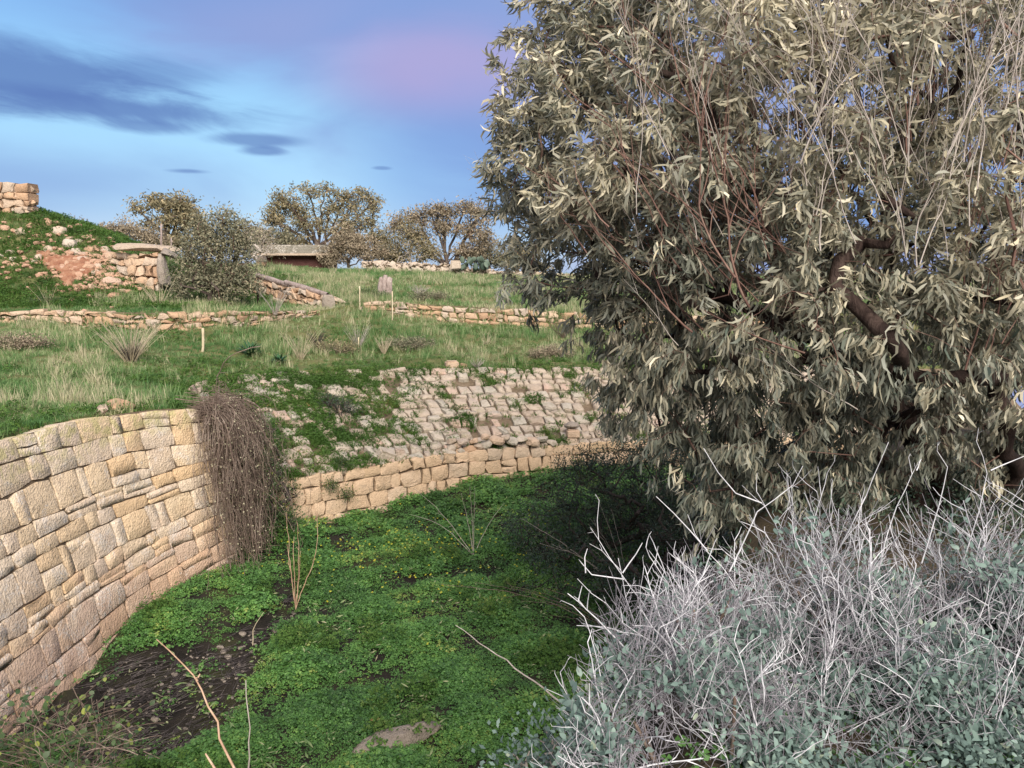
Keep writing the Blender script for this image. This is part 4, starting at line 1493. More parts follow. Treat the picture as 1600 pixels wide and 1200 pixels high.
# ------------------------------------------------------------------ stalks, tufts and small plants
def stalks(name, label, cat, base, n, h, spread, mat, rng, r0=.006, branch=3, group=None, lean=(0, 0), parent=None, part='stems', kind=None):
    """a tuft of thin, forking stalks"""
    P0, P1, R0, R1 = [], [], [], []
    for i in range(n):
        a = rng.uniform(0, 2 * pi)
        s = spread * math.sqrt(rng.uniform())
        d = np.array([cos(a) * s + lean[0], sin(a) * s + lean[1], 1.0]); d /= np.linalg.norm(d)
        p = np.array(base) + np.array([cos(a), sin(a), 0]) * rng.uniform(0, .06 * h + .01) + np.array([0, 0, -.03])
        L = h * rng.uniform(.5, 1.05)
        k = 6
        for q in range(k):
            f0, f1 = q / k, (q + 1) / k
            nd = d + np.array([cos(a), sin(a), 0]) * .10 * q * spread + rng.normal(0, .05, 3)
            nd /= np.linalg.norm(nd)
            e = p + nd * L / k
            P0.append(p); P1.append(e); R0.append(r0 * (1 - .7 * f0)); R1.append(r0 * (1 - .7 * f1))
            if q >= 3 and rng.uniform() < .25 * branch:
                bd = nd + rng.normal(0, .55, 3); bd /= np.linalg.norm(bd)
                P0.append(e); P1.append(e + bd * L * rng.uniform(.08, .22)); R0.append(r0 * .35); R1.append(r0 * .15)
            p = e
    P0, P1 = np.array(P0), np.array(P1)
    V, Fq = tubes(P0, P1, R0, R1, P1 - P0, P1 - P0, 3)
    root = parent or empty(name, label, cat, tuple(base), group)
    me = mesh_from(part, V - np.array(base), Fq)
    o_ = link(part, me, mat, root)
    if kind:
        o_['kind'] = kind
    return root


rg = np.random.default_rng(9)
b0 = at_y(205, 572, 17.0); b0[2] = float(low_z(b0[0], b0[1]))
tf = stalks('broom_tuft', 'large fan-shaped tuft of pale dry stalks on the terrace above the tall wall', 'dry shrub', b0, 70, 1.35, .75, M['straw'], rg, .008, 3, kind='stuff')
stalks('', '', '', b0, 160, .55, .5, M['darktwig'], rg, .006, 2, parent=tf, part='green_core', kind='stuff')


def on(zf, px, py, y0=12, y1=48):
    return px_z(px, py, zf, y0, y1)


spots = [(75, 480, up_z, 25, .9, 'straw', 'pale dead weed behind the long low wall at the far left', 8),
         (470, 560, low_z, 25, 1.0, 'straw', 'tall straw-coloured stalks in front of the stepped wall end', 26),
         (560, 545, low_z, 25, .8, 'bare', 'brown bushy dead weeds below the left end of the orange wall', 40),
         (600, 552, low_z, 25, .55, 'straw', 'tangle of pale dead stems on the lower terrace centre', 45),
         (760, 540, low_z, 25, .5, 'straw', 'small tuft of pale dead stems right of centre on the lower terrace', 18),
         (880, 528, low_z, 25, .8, 'vine', 'brown twiggy weed at the right end of the orange wall', 60),
         (248, 480, up_z, 25, 1.5, 'straw', 'tall arching dry stalks before the small stone chamber', 22),
         (430, 490, up_z, 25, 1.0, 'bare', 'dry stalks standing against the stepped wall', 22),
         (880, 478, up_z, 25, .5, 'bare', 'small dry weed on top of the orange wall near the eucalyptus', 20),
         (655, 462, up_z, 25, .6, 'bare', 'grey twiggy bush just right of the timber stump', 70),
         (520, 430, up_z, 30, .6, 'straw', 'thin dry weed in the middle of the far meadow', 14),
         (745, 575, low_z, 25, .32, 'bare', 'low grey dead weed beside the squared block on the slope edge', 50),
         (495, 540, low_z, 25, .6, 'darktwig', 'dark scrubby weed left of centre on the lower terrace', 60)]
for i, (px, py, zf, yy, h, mt, lb, n) in enumerate(spots):
    b = on(zf, px, py, 15, 40)
    stalks('dry_weed', lb, 'dry weed', b, n, h, .6 if n < 50 else .9, M[mt], rg, .007, 3, group='dry weeds on the terraces', kind='stuff')
print('scrub')
for i, (px, py, zf, w_, h_, mt, lb) in enumerate([
        (520, 552, low_z, .75, .32, 'far_olive', 'low brownish scrub on the lower terrace left of the central dead stems'),
        (640, 545, low_z, .8, .35, 'far_green', 'dusty grey-green scrub on the lower terrace below the timber stump'),
        (860, 560, low_z, .7, .28, 'far_brown', 'low brown scrub near the slope edge under the hanging eucalyptus leaves'),
        (575, 466, up_z, .7, .30, 'bramble', 'green leafy scrub just left of the timber stump'),
        (670, 470, up_z, .9, .35, 'far_green', 'grey-green scrub just right of the timber stump'),
        (70, 478, up_z, .5, .2, 'bramble', 'small green scrub on top of the long low wall at the far left'),
        (20, 545, low_z, .9, .3, 'far_brown', 'brown dry scrub at the far left edge of the lower terrace'),
        (265, 428, up_z, .5, .5, 'bramble', 'dark green scrub filling the opening of the stone chamber')]):
    b = on(zf, px, py, 14, 40)
    leafy_bush('terrace_scrub', lb, [(b[0], b[1], b[2] + h_ * .35, w_ * .6, w_ * .5, h_ * .6), (b[0] + w_ * .5, b[1] + .1, b[2] + h_ * .25, w_ * .5, w_ * .4, h_ * .5), (b[0] - w_ * .5, b[1], b[2] + h_ * .25, w_ * .5, w_ * .4, h_ * .45)],
               170, 2600, .06, M[mt], 'vine', 140 + i, base=tuple(b), cat='scrub', wr=.45)
# wooden and rusty posts
for i, (px, y0, y1, Y, r, mt, lb) in enumerate([(317, 556, 513, 19.5, .035, 'straw', 'short pale wooden post standing before the long low wall'),
                                                (403, 478, 432, 26.0, .035, 'trunk', 'rusty dark post beside the stepped wall'),
                                                (252, 392, 350, 29.5, .04, 'wood', 'thin grey post behind the stone chamber, left of the pair'),
                                                (268, 400, 372, 29.5, .03, 'wood', 'thin grey post behind the stone chamber, right of the pair'),
                                                (562, 480, 447, 26.7, .025, 'straw', 'thin stake at the left end of the orange wall'),
                                                (613, 500, 455, 26.0, .022, 'straw', 'thin stake in front of the timber stump'),
                                                (560, 553, 527, 22.0, .022, 'straw', 'short thin stake in the middle of the lower terrace')]):
    A, B = at_y(px, y0 + 4, Y), at_y(px, y1, Y)
    pts = along(np.array([A, B]), np.linspace(0, 1, 6)) + rg.normal(0, r * .15, (6, 3))
    V, Fq = tubes(pts[:-1], pts[1:], np.full(5, r), np.full(5, r * .95), np.gradient(pts, axis=0)[:-1], np.gradient(pts, axis=0)[1:], 6)
    top = len(V)
    V = np.concatenate([V, [pts[-1]]])
    ft_ = np.array([[top - 6 + k, top - 6 + (k + 1) % 6, top] for k in range(6)])
    me = mesh_from('post', V - A, [Fq, ft_])
    o = link('post', me, M[mt], loc=Vector(A)); tag(o, lb, 'post', 'posts and stakes on the terraces')


# asphodel clumps
def strap_plant(label, base, n, L, wdt, seed):
    rng = np.random.default_rng(seed)
    a = rng.uniform(0, 2 * pi, n)
    e = rng.uniform(.35, 1.3, n)
    D = np.stack([np.cos(a) * np.cos(e), np.sin(a) * np.cos(e), np.sin(e)], 1)
    Nn = np.stack([-np.cos(a) * np.sin(e), -np.sin(a) * np.sin(e), np.cos(e)], 1)
    P_ = np.zeros((n, 3)) + D * .03
    me = leaves_mesh('leaves', P_, D, Nn, rng.uniform(.7, 1, n) * L, np.full(n, wdt), rng.normal(0, .1, n), rng.uniform(.15, .45, n), rng.uniform(0, 1, n))
    r_ = empty('asphodel', label, 'plant', tuple(base), 'asphodel clumps on the lower terrace')
    link('leaves', me, M['asph'], r_, kind='stuff')


strap_plant('larger dark green strap-leaved clump right of the short wooden post', on(low_z, 391, 556, 12, 26), 60, .48, .05, 1)
strap_plant('smaller dark green strap-leaved clump, right of the larger one', on(low_z, 437, 567, 12, 26), 45, .34, .042, 2)

# prickly pear
pp = empty('prickly_pear', 'blue-green prickly pear growing at the right end of the far wall', 'cactus', tuple(at_y(740, 424, 39.5)))
with Root(pp) as T_:
    rng_ = np.random.default_rng(4)
    for i in range(26):
        px, py = rng_.uniform(718, 762), rng_.uniform(403, 424)
        import bmesh
        bm = bmesh.new(); bmesh.ops.create_uvsphere(bm, u_segments=8, v_segments=5, radius=1)
        for v in bm.verts:
            v.co = (v.co.x * .13, v.co.y * .03, v.co.z * .19)
        me = bpy.data.meshes.new('pad'); bm.to_mesh(me); bm.free()
        at = me.attributes.new('tint', 'FLOAT', 'POINT'); at.data.foreach_set('value', np.full(len(me.vertices), rng_.uniform(0, 1), np.float32))
        for p in me.polygons:
            p.use_smooth = True
        o = link('pad', me, M['cactus'], T_, Vector(at_y(px, py, 39.4 + rng_.uniform(-.4, .4))))
        o.rotation_euler = (rng_.normal(0, .4), rng_.normal(0, .6), rng_.uniform(-1, 1))


# ------------------------------------------------------------------ trees on the skyline
def clump_points(clumps, Y, n, rng, depth=1.0, shell=.55):
    """points in ellipsoids given by screen outline and real distance"""
    w_ = np.array([c_[2] * c_[3] for c_ in clumps], float); w_ /= w_.sum()
    k = rng.choice(len(clumps), n, p=w_)
    d = unit(n, rng) * (rng.uniform(0, 1, n) ** shell)[:, None] * np.where(rng.uniform(size=n) < .2, 1.45, 1)[:, None]
    out = []
    for i in range(n):
        cx, cy, rx, ry = clumps[k[i]][:4]
        s = Y / F
        c_ = at_y(cx, cy, Y)
        out.append(c_ + d[i] * np.array([rx * s, (rx + ry) / 2 * s * depth, ry * s]))
    return np.array(out)


def far_tree(name, label, cat, Y, base, fork, clumps, ntw, nlf, leaf, mat, seed, group=None, rad=.012, tops=3, spread=.22, bmat='fartrunk', droop=.3):
    rng = np.random.default_rng(seed)
    nlf = int(nlf * 1.15); spread = spread * .78; leaf = leaf * .78
    sk = Skel()
    b = at_y(*base, Y)
    cs = np.array([at_y(c_[0], c_[1], Y) for c_ in clumps])
    fk = at_y(*fork, Y)
    sk.line([b, b * .5 + fk * .5 + rng.normal(0, .1, 3), fk], step=.4, wob=.03, rng=rng)
    nroot = len(sk.P) - 1
    for c_ in cs:
        mid = fk * .5 + c_ * .5 + np.array([rng.normal(0, .15), rng.normal(0, .5), -.15])
        j = rng.integers(max(0, nroot - 2), nroot + 1)
        sk.line([sk.P[j], mid, c_ + np.array([0, rng.normal(0, .4), 0])], par=j, step=.4, wob=.05, rng=rng)
    tg = clump_points(clumps, Y, ntw, rng)
    ends = sk.attract(tg, 1, .05, .35, .03, .4, rng)
    R = sk.radii(rad, .5, .006)
    ms = sk.mesh(R, 'tree', .03, 6, 3)
    root = empty(name, label, cat, tuple(b), group)
    with Root(root) as T_:
        if 'thick' in ms:
            link('trunk', ms['thick'], M[bmat], T_)
        if 'thin' in ms:
            link('twigs', ms['thin'], M['branch' if bmat == 'fartrunk' else bmat], T_, kind='stuff')
        E_ = np.array([sk.P[i] for i in ends])
        k = rng.integers(0, len(E_), nlf)
        P_ = E_[k] + rng.normal(0, spread, (nlf, 3)) * np.array([1, 1, .7])
        D = unit(nlf, rng) + np.array([0, 0, -droop]); Nn = unit(nlf, rng) + np.array([0, -.6, .5])
        tone = np.repeat(rng.uniform(.1, .9, len(E_)), 1)[k]
        tint = np.clip(tone * .6 + .2 + rng.normal(0, .18, nlf), 0, 1)
        link('crown', blade_quads('crown', P_, D, Nn, rng.uniform(.6, 1.2, nlf) * leaf, rng.uniform(.25, .42, nlf) * leaf, tint), mat, T_, kind='stuff')
    return root


print('far trees')
GT = 'trees on the skyline'
far_tree('pine_tree', 'dark flat-topped tree behind the mound, leftmost on the skyline', 'tree', 40, (258, 410), (258, 365), [(214, 322, 13, 9), (240, 315, 18, 13), (268, 318, 22, 16), (290, 328, 24, 22), (300, 350, 20, 22), (232, 350, 22, 9), (262, 345, 25, 14), (280, 375, 22, 16), (238, 372, 18, 12), (262, 388, 22, 12)], 300, 6500, .26, M['far_olive'], 1, GT)
far_tree('dusty_tree', 'bushy dusty-leaved tree standing right of the stone chamber', 'tree', 25.2, (330, 486), (335, 440), [(352, 345, 22, 20), (318, 362, 26, 24), (372, 372, 22, 30), (340, 385, 34, 30), (300, 400, 22, 26), (372, 415, 26, 30), (320, 430, 34, 26), (355, 450, 34, 20), (285, 445, 14, 22), (390, 440, 12, 22)], 420, 11500, .16, M['far_green'], 2, GT, .008)
far_tree('eucalyptus_tree', 'tall many-stemmed tree with round tufts above the concrete shelter', 'tree', 45, (503, 416), (498, 385), [(440, 312, 20, 16), (430, 340, 20, 22), (462, 322, 20, 16), (478, 298, 22, 11), (505, 300, 18, 12), (535, 306, 20, 12), (565, 302, 20, 10), (582, 318, 16, 13), (552, 325, 25, 12), (515, 325, 24, 12), (470, 350, 28, 14), (505, 352, 26, 14), (545, 350, 30, 14), (583, 345, 12, 14), (445, 372, 22, 14), (425, 392, 18, 14), (470, 385, 20, 14), (588, 372, 16, 16), (540, 370, 24, 14)], 520, 11000, .26, M['far_olive'], 3, GT)
far_tree('brown_bush', 'rounded dry brown bush below the tall many-stemmed tree', 'bush', 43, (545, 418), (545, 408), [(530, 392, 24, 20), (560, 385, 26, 22), (585, 395, 20, 18), (545, 372, 22, 18), (515, 404, 16, 10)], 260, 6500, .22, M['far_brown'], 4, GT, .006)
far_tree('eucalyptus_tree', 'spreading grey-brown tree with leaning stems behind the far wall', 'tree', 44, (702, 420), (698, 405), [(622, 350, 18, 14), (650, 338, 22, 12), (672, 330, 18, 10), (700, 330, 22, 12), (728, 324, 22, 13), (748, 335, 18, 18), (690, 352, 28, 16), (735, 360, 28, 18), (755, 380, 20, 24), (650, 365, 24, 14), (728, 395, 24, 14)], 340, 8500, .25, M['far_brown'], 5, GT)
far_tree('grey_bush', 'twiggy grey bush left of the spreading tree on the crest', 'bush', 43.5, (640, 420), (640, 405), [(622, 385, 22, 26), (655, 385, 24, 26), (640, 362, 22, 18), (672, 395, 22, 20)], 380, 3800, .2, M['far_olive'], 6, GT, .007, bmat='bare')
far_tree('skyline_bush', 'pale scrub on the skyline just right of the mound top', 'bush', 35, (200, 392), (200, 382), [(170, 362, 22, 12), (195, 358, 20, 14), (220, 366, 26, 14), (245, 372, 20, 12), (150, 368, 14, 9), (120, 352, 16, 8)], 160, 4200, .18, M['far_brown'], 7, GT, .005)
far_tree('bare_bush', 'leafless twiggy bush between the dusty tree and the shelter', 'bush', 36, (400, 405), (400, 395), [(392, 365, 18, 20), (412, 375, 16, 22), (380, 350, 12, 12), (425, 390, 18, 12)], 300, 700, .14, M['far_brown'], 8, GT, .005, bmat='bare')
far_tree('skyline_bush', 'small grey-green tree seen through the gap left of the eucalyptus', 'bush', 46, (812, 432), (812, 420), [(805, 390, 18, 16), (822, 400, 18, 18), (795, 410, 20, 14), (835, 415, 20, 12), (850, 418, 22, 8)], 160, 3000, .24, M['far_olive'], 9, GT)
far_tree('skyline_bush', 'low scrub on the skyline behind the hanging eucalyptus leaves', 'bush', 47, (960, 434), (960, 425), [(930, 432, 30, 6), (980, 418, 30, 14), (1050, 405, 50, 24), (1150, 400, 60, 30), (1300, 395, 80, 34)], 260, 5200, .3, M['far_olive'], 10, GT)
far_tree('slope_shrub', 'small dark twiggy shrub growing on the overgrown paved slope', 'shrub', 17.2, (530, 668), (530, 655), [(528, 630, 26, 16), (545, 640, 22, 18), (510, 622, 18, 10)], 260, 900, .06, M['dark'], 11, None, .003, bmat='darktwig', spread=.06)
far_tree('corner_shrub', 'grey twiggy shrub at the top left corner of the paved slope', 'shrub', 14.6, (362, 655), (355, 640), [(345, 612, 12, 20), (358, 632, 14, 20), (372, 640, 12, 12)], 320, 500, .05, M['far_olive'], 12, None, .003, bmat='vine', spread=.05)

far_tree('grey_bush', 'loose olive-grey bush rising left of the concrete shelter roof', 'bush', 44, (430, 412), (430, 400), [(420, 385, 22, 22), (445, 378, 22, 20), (408, 368, 14, 16), (400, 392, 14, 14)], 240, 4200, .2, M['far_green'], 21, GT, .006)
far_tree('grey_bush', 'low olive-grey bush between the brown bush and the spreading tree', 'bush', 45, (612, 420), (612, 408), [(605, 395, 18, 18), (622, 402, 18, 14), (600, 375, 14, 14)], 200, 3200, .2, M['far_olive'], 22, GT, .006)
far_tree('grey_bush', 'scrubby bush behind the prickly pear at the end of the far wall', 'bush', 45, (765, 422), (765, 410), [(760, 395, 22, 20), (782, 405, 16, 14), (745, 402, 16, 14)], 200, 3600, .2, M['far_green'], 23, GT, .006)
# dark evergreen bush in the ditch
print('dark bush')


leafy_bush('mastic_bush', 'large dark evergreen bush on the ditch floor under the eucalyptus',
           [(.6, 12.4, .6, .75, .8, .7), (1.3, 12.8, 1.0, .95, .9, .95), (2.2, 12.8, 1.35, 1.2, 1.0, 1.05), (3.3, 12.0, 1.2, 1.2, 1.1, 1.2), (4.3, 11.6, 1.4, 1.1, 1.0, 1.2), (2.4, 11.0, .5, 1.2, .9, .8), (3.2, 13.6, 1.2, 1.2, 1.0, .9), (4.6, 13.2, 1.3, 1.2, 1.0, 1.0),
            (.9, 11.0, .3, .9, .8, .55), (1.6, 9.9, .3, .8, .7, .6), (3.6, 10.3, .8, 1.0, .9, .9)],
           2300, 88000, .050, M['dark'], 'darktwig', 3, base=(2.6, 12.0, .1))
leafy_bush('bank_shrub', 'dark scrubby shrub on the near bank at the foot of the eucalyptus trunk',
           [(2.7, 6.3, 2.75, .8, .5, .42), (3.7, 6.2, 2.8, .8, .5, .42), (4.7, 6.0, 2.8, .8, .5, .45), (1.9, 6.0, 2.3, .6, .5, .5), (1.7, 4.9, 2.75, .5, .4, .4), (2.5, 5.2, 2.9, .6, .4, .4), (3.4, 5.2, 2.9, .7, .4, .4)], 600, 15000, .05, M['dark'], 'darktwig', 47, base=(3.4, 6.3, 2.5), cat='shrub', wr=.4)

# ------------------------------------------------------------------ vine over the wall corner
print('vine')
rg = np.random.default_rng(15)
vn = empty('dry_creeper', 'thick curtain of dry brown creeper hanging over the end of the tall wall', 'creeper', (-4.9, 12.4, 0))
P0, P1, R0 = [], [], []
LP = []
for i in range(640):
    f = rg.uniform()
    st_ = along(np.array([(-5.2, 12.1, 2.72), (-5.0, 12.5, 2.68), (-5.0, 12.9, 2.62), (-5.1, 13.5, 2.5)]), f) + rg.normal(0, .10, 3)
    st_[2] += abs(rg.normal(0, .03))
    d = np.array([rg.uniform(-.1, .62), rg.uniform(-.5, .5), rg.uniform(-.1, .35)])
    L = rg.uniform(.7, 3.5)
    k = int(L / .13)
    p = st_.copy()
    ln = rg.uniform(.0, 1)
    # outline the curtain keeps to
    for q in range(k):
        d = d + np.array([rg.normal(0, .30), rg.normal(0, .30), -.23]); d[0] *= .80; d[1] *= .9
        d /= np.linalg.norm(d)
        e = p + d * .13
        # keep outside the battered wall
        wx = -5.0 + (2.7 - e[2]) * .13 + .05 + .35 * ln
        if e[1] < 13.0 and e[0] < wx:
            e[0] = wx + rg.uniform(0, .02)
        if e[2] < .08:
            break
        P0.append(p.copy()); P1.append(e.copy()); R0.append(.0038 if i % 7 else .009)
        if rg.uniform() < .22 and e[2] > .3:
            LP.append(e)
        if rg.uniform() < .4:
            s_ = rg.normal(0, .8, 3) + d * .3; s_ /= np.linalg.norm(s_)
            P0.append(e.copy()); P1.append(e + s_ * rg.uniform(.05, .2)); R0.append(.003)
        p = e
P0, P1, R0 = np.array(P0), np.array(P1), np.array(R0)
V, Fq = tubes(P0, P1, R0, R0 * .85, P1 - P0, P1 - P0, 3)
with Root(vn) as T_:
    link('stems', mesh_from('stems', V, Fq), M['vine'], T_, kind='stuff')
    LP = np.array(LP)
    LP = LP[(LP[:, 0] > -4.75) | (RNG.uniform(size=len(LP)) < .12)]
    n = len(LP) * 2
    P_ = np.repeat(LP, 2, 0) + RNG.normal(0, .05, (n, 3))
    link('dry_leaves', blade_quads('dry_leaves', P_, unit(n), unit(n) + np.array([0, -.6, .5]), RNG.uniform(.02, .045, n), RNG.uniform(.015, .03, n), RNG.uniform(0, 1, n)), M['seed'], T_, kind='stuff')
# green weeds banked in the corner and climbing the wall foot
leafy_bush('corner_weeds', 'bank of green weeds between the dry creeper and the low wall end',
           [(-4.3, 13.0, 1.35, .22, .3, .5), (-4.45, 13.9, .75, .45, .5, .45), (-4.3, 13.4, .45, .45, .5, .4), (-4.6, 13.9, 1.4, .35, .4, .5), (-4.9, 14.2, 1.9, .5, .5, .4), (-5.1, 13.9, 2.35, .4, .4, .35)],
           330, 7500, .05, M['bramble'], 'darktwig', 31, base=(-4.3, 13.6, .1), cat='weeds', wr=.5)
for i, (px, py, Y) in enumerate([(536, 722, 15.0), (519, 760, 14.6), (542, 774, 14.8), (270, 668, 11.9), (212, 1005, 10.0)]):
    b = at_y(px, py, Y) + np.array([0, -.06, 0])
    lab = ['green tuft growing from the low wall, topmost of three', 'green tuft growing from the low wall, leftmost of three', 'green tuft growing from the low wall, lowest of three',
           'green tuft under the rim at the creeper end of the tall wall', 'green tuft at the foot of the tall wall beside the mud'][i]
    leafy_bush('wall_tuft', lab, [(b[0], b[1], b[2], .10, .08, .10)], 26, 420, .035, M['bramble'], 'darktwig', 60 + i, base=tuple(b + np.array([0, .05, -.04])), cat='weed', wr=.5)

# ------------------------------------------------------------------ dry stems in the ditch
def branchy(name, label, mat, lines, r0, seed, cat='dry stem', sub=.0, group=None):
    """hand-laid stems; lines = list of polylines in world space"""
    rng = np.random.default_rng(seed)
    P0, P1, R0_, R1_ = [], [], [], []
    for ln in lines:
        q = chaikin(np.array(ln, float), 1)
        k = max(4, int(polylen(q)[-1] / .08))
        q = along(q, np.linspace(0, 1, k)); q[1:] += rng.normal(0, r0 * .6, (k - 1, 3))
        for i in range(k - 1):
            P0.append(q[i]); P1.append(q[i + 1]); R0_.append(r0 * (1 - .7 * i / k)); R1_.append(r0 * (1 - .7 * (i + 1) / k))
            if rng.uniform() < sub and i > k * .25:
                d = q[i + 1] - q[i]; d /= np.linalg.norm(d)
                s_ = d + rng.normal(0, .55, 3); s_ /= np.linalg.norm(s_)
                L = rng.uniform(.06, .25) * polylen(q)[-1] * .4
                P0.append(q[i + 1]); P1.append(q[i + 1] + s_ * L); R0_.append(r0 * .4); R1_.append(r0 * .15)
                for _ in range(2):
                    s2 = s_ + rng.normal(0, .5, 3)
                    P0.append(q[i + 1] + s_ * L * .6); P1.append(q[i + 1] + s_ * L * .6 + s2 * L * .35); R0_.append(r0 * .25); R1_.append(r0 * .12)
    P0, P1 = np.array(P0), np.array(P1)
    b = P0[0]
    V, Fq = tubes(P0, P1, R0_, R1_, P1 - P0, P1 - P0, 5)
    o_ = link(name, mesh_from(name, V - b, Fq), mat, loc=Vector(b))
    tag(o_, label, cat, group)
    return o_


fz = lambda px, py: at_z(px, py, .08)
b = fz(462, 952); Yb = b[1]
branchy('dead_stem_clump', 'cluster of upright bare stems in the ditch clover below the creeper', M['tan'],
        [[b, at_y(455, 900, Yb), at_y(447, 800, Yb + .1)], [b, at_y(468, 890, Yb), at_y(465, 822, Yb)], [b, at_y(460, 900, Yb - .1), at_y(458, 838, Yb)], [b, at_y(472, 920, Yb), at_y(492, 880, Yb), at_y(498, 820, Yb), at_y(490, 782, Yb)],
         [b, at_y(466, 920, Yb), at_y(470, 860, Yb + .1)], [b, at_y(458, 920, Yb), at_y(448, 850, Yb + .1)]], .008, 1, sub=.12)
b = fz(395, 1008)
branchy('dead_plant', 'short curved pale twig standing at the edge of the mud', M['straw'], [[b, at_y(396, 980, b[1]), at_y(412, 957, b[1])]], .007, 2)
branchy('dead_plant', 'long bent reddish-tan stem rising in front of the muddy patch', M['tan'],
        [[at_y(378, 1230, 3.6), at_y(340, 1140, 3.7), at_y(312, 1065, 3.75), at_y(265, 1020, 3.8), at_y(245, 1000, 3.8)], [at_y(308, 1064, 3.75), at_y(312, 1055, 3.75)]], .008, 3)
branchy('dead_plant', 'cut tan stub of stem poking up at the bottom edge', M['tan'], [[at_y(352, 1230, 3.5), at_y(322, 1175, 3.55)]], .010, 4)
branchy('dead_plant', 'slender pale upright stem at the clover edge near the bottom', M['bare'], [[at_y(388, 1230, 4.5), at_y(390, 1150, 4.5), at_y(385, 1062, 4.55)]], .007, 5)
branchy('dead_plant', 'long straight bleached stem reaching left out of the saltbush', M['bare'], [[at_y(880, 1100, 5.0), at_y(800, 1040, 5.3), at_y(712, 977, 5.7)]], .008, 6)
# fennel-like dead umbel stalks on the right of the floor
rgl = np.random.default_rng(6)
for q, (bx, by, n_, x0, x1, y0_, y1_, lb) in enumerate([(740, 868, 6, 640, 790, 752, 805, 'grey dead umbel stalks arching before the low wall above the clover'),
                                                       (985, 935, 9, 790, 960, 770, 860, 'grey dead umbel stalks fanning out before the dark evergreen bush'),
                                                       (960, 985, 7, 640, 880, 850, 960, 'thin dead umbel stalks sprawling low over the clover beside the saltbush')]):
    s0 = fz(bx, by); Yq = s0[1]; lines = []
    for k in range(n_):
        e = at_y(rgl.uniform(x0, x1), rgl.uniform(y0_, y1_), Yq + rgl.uniform(-.3, .6))
        lines.append([s0, s0 * .5 + e * .5 + np.array([0, 0, rgl.uniform(.05, .25)]), e])
    branchy('dead_fennel', lb, M['vine'] if q == 2 else M['bare'], lines, .006, 7 + q, sub=.16, cat='dry stalks')

# ------------------------------------------------------------------ saltbushes in the foreground
print('saltbush')
zb = 3.0


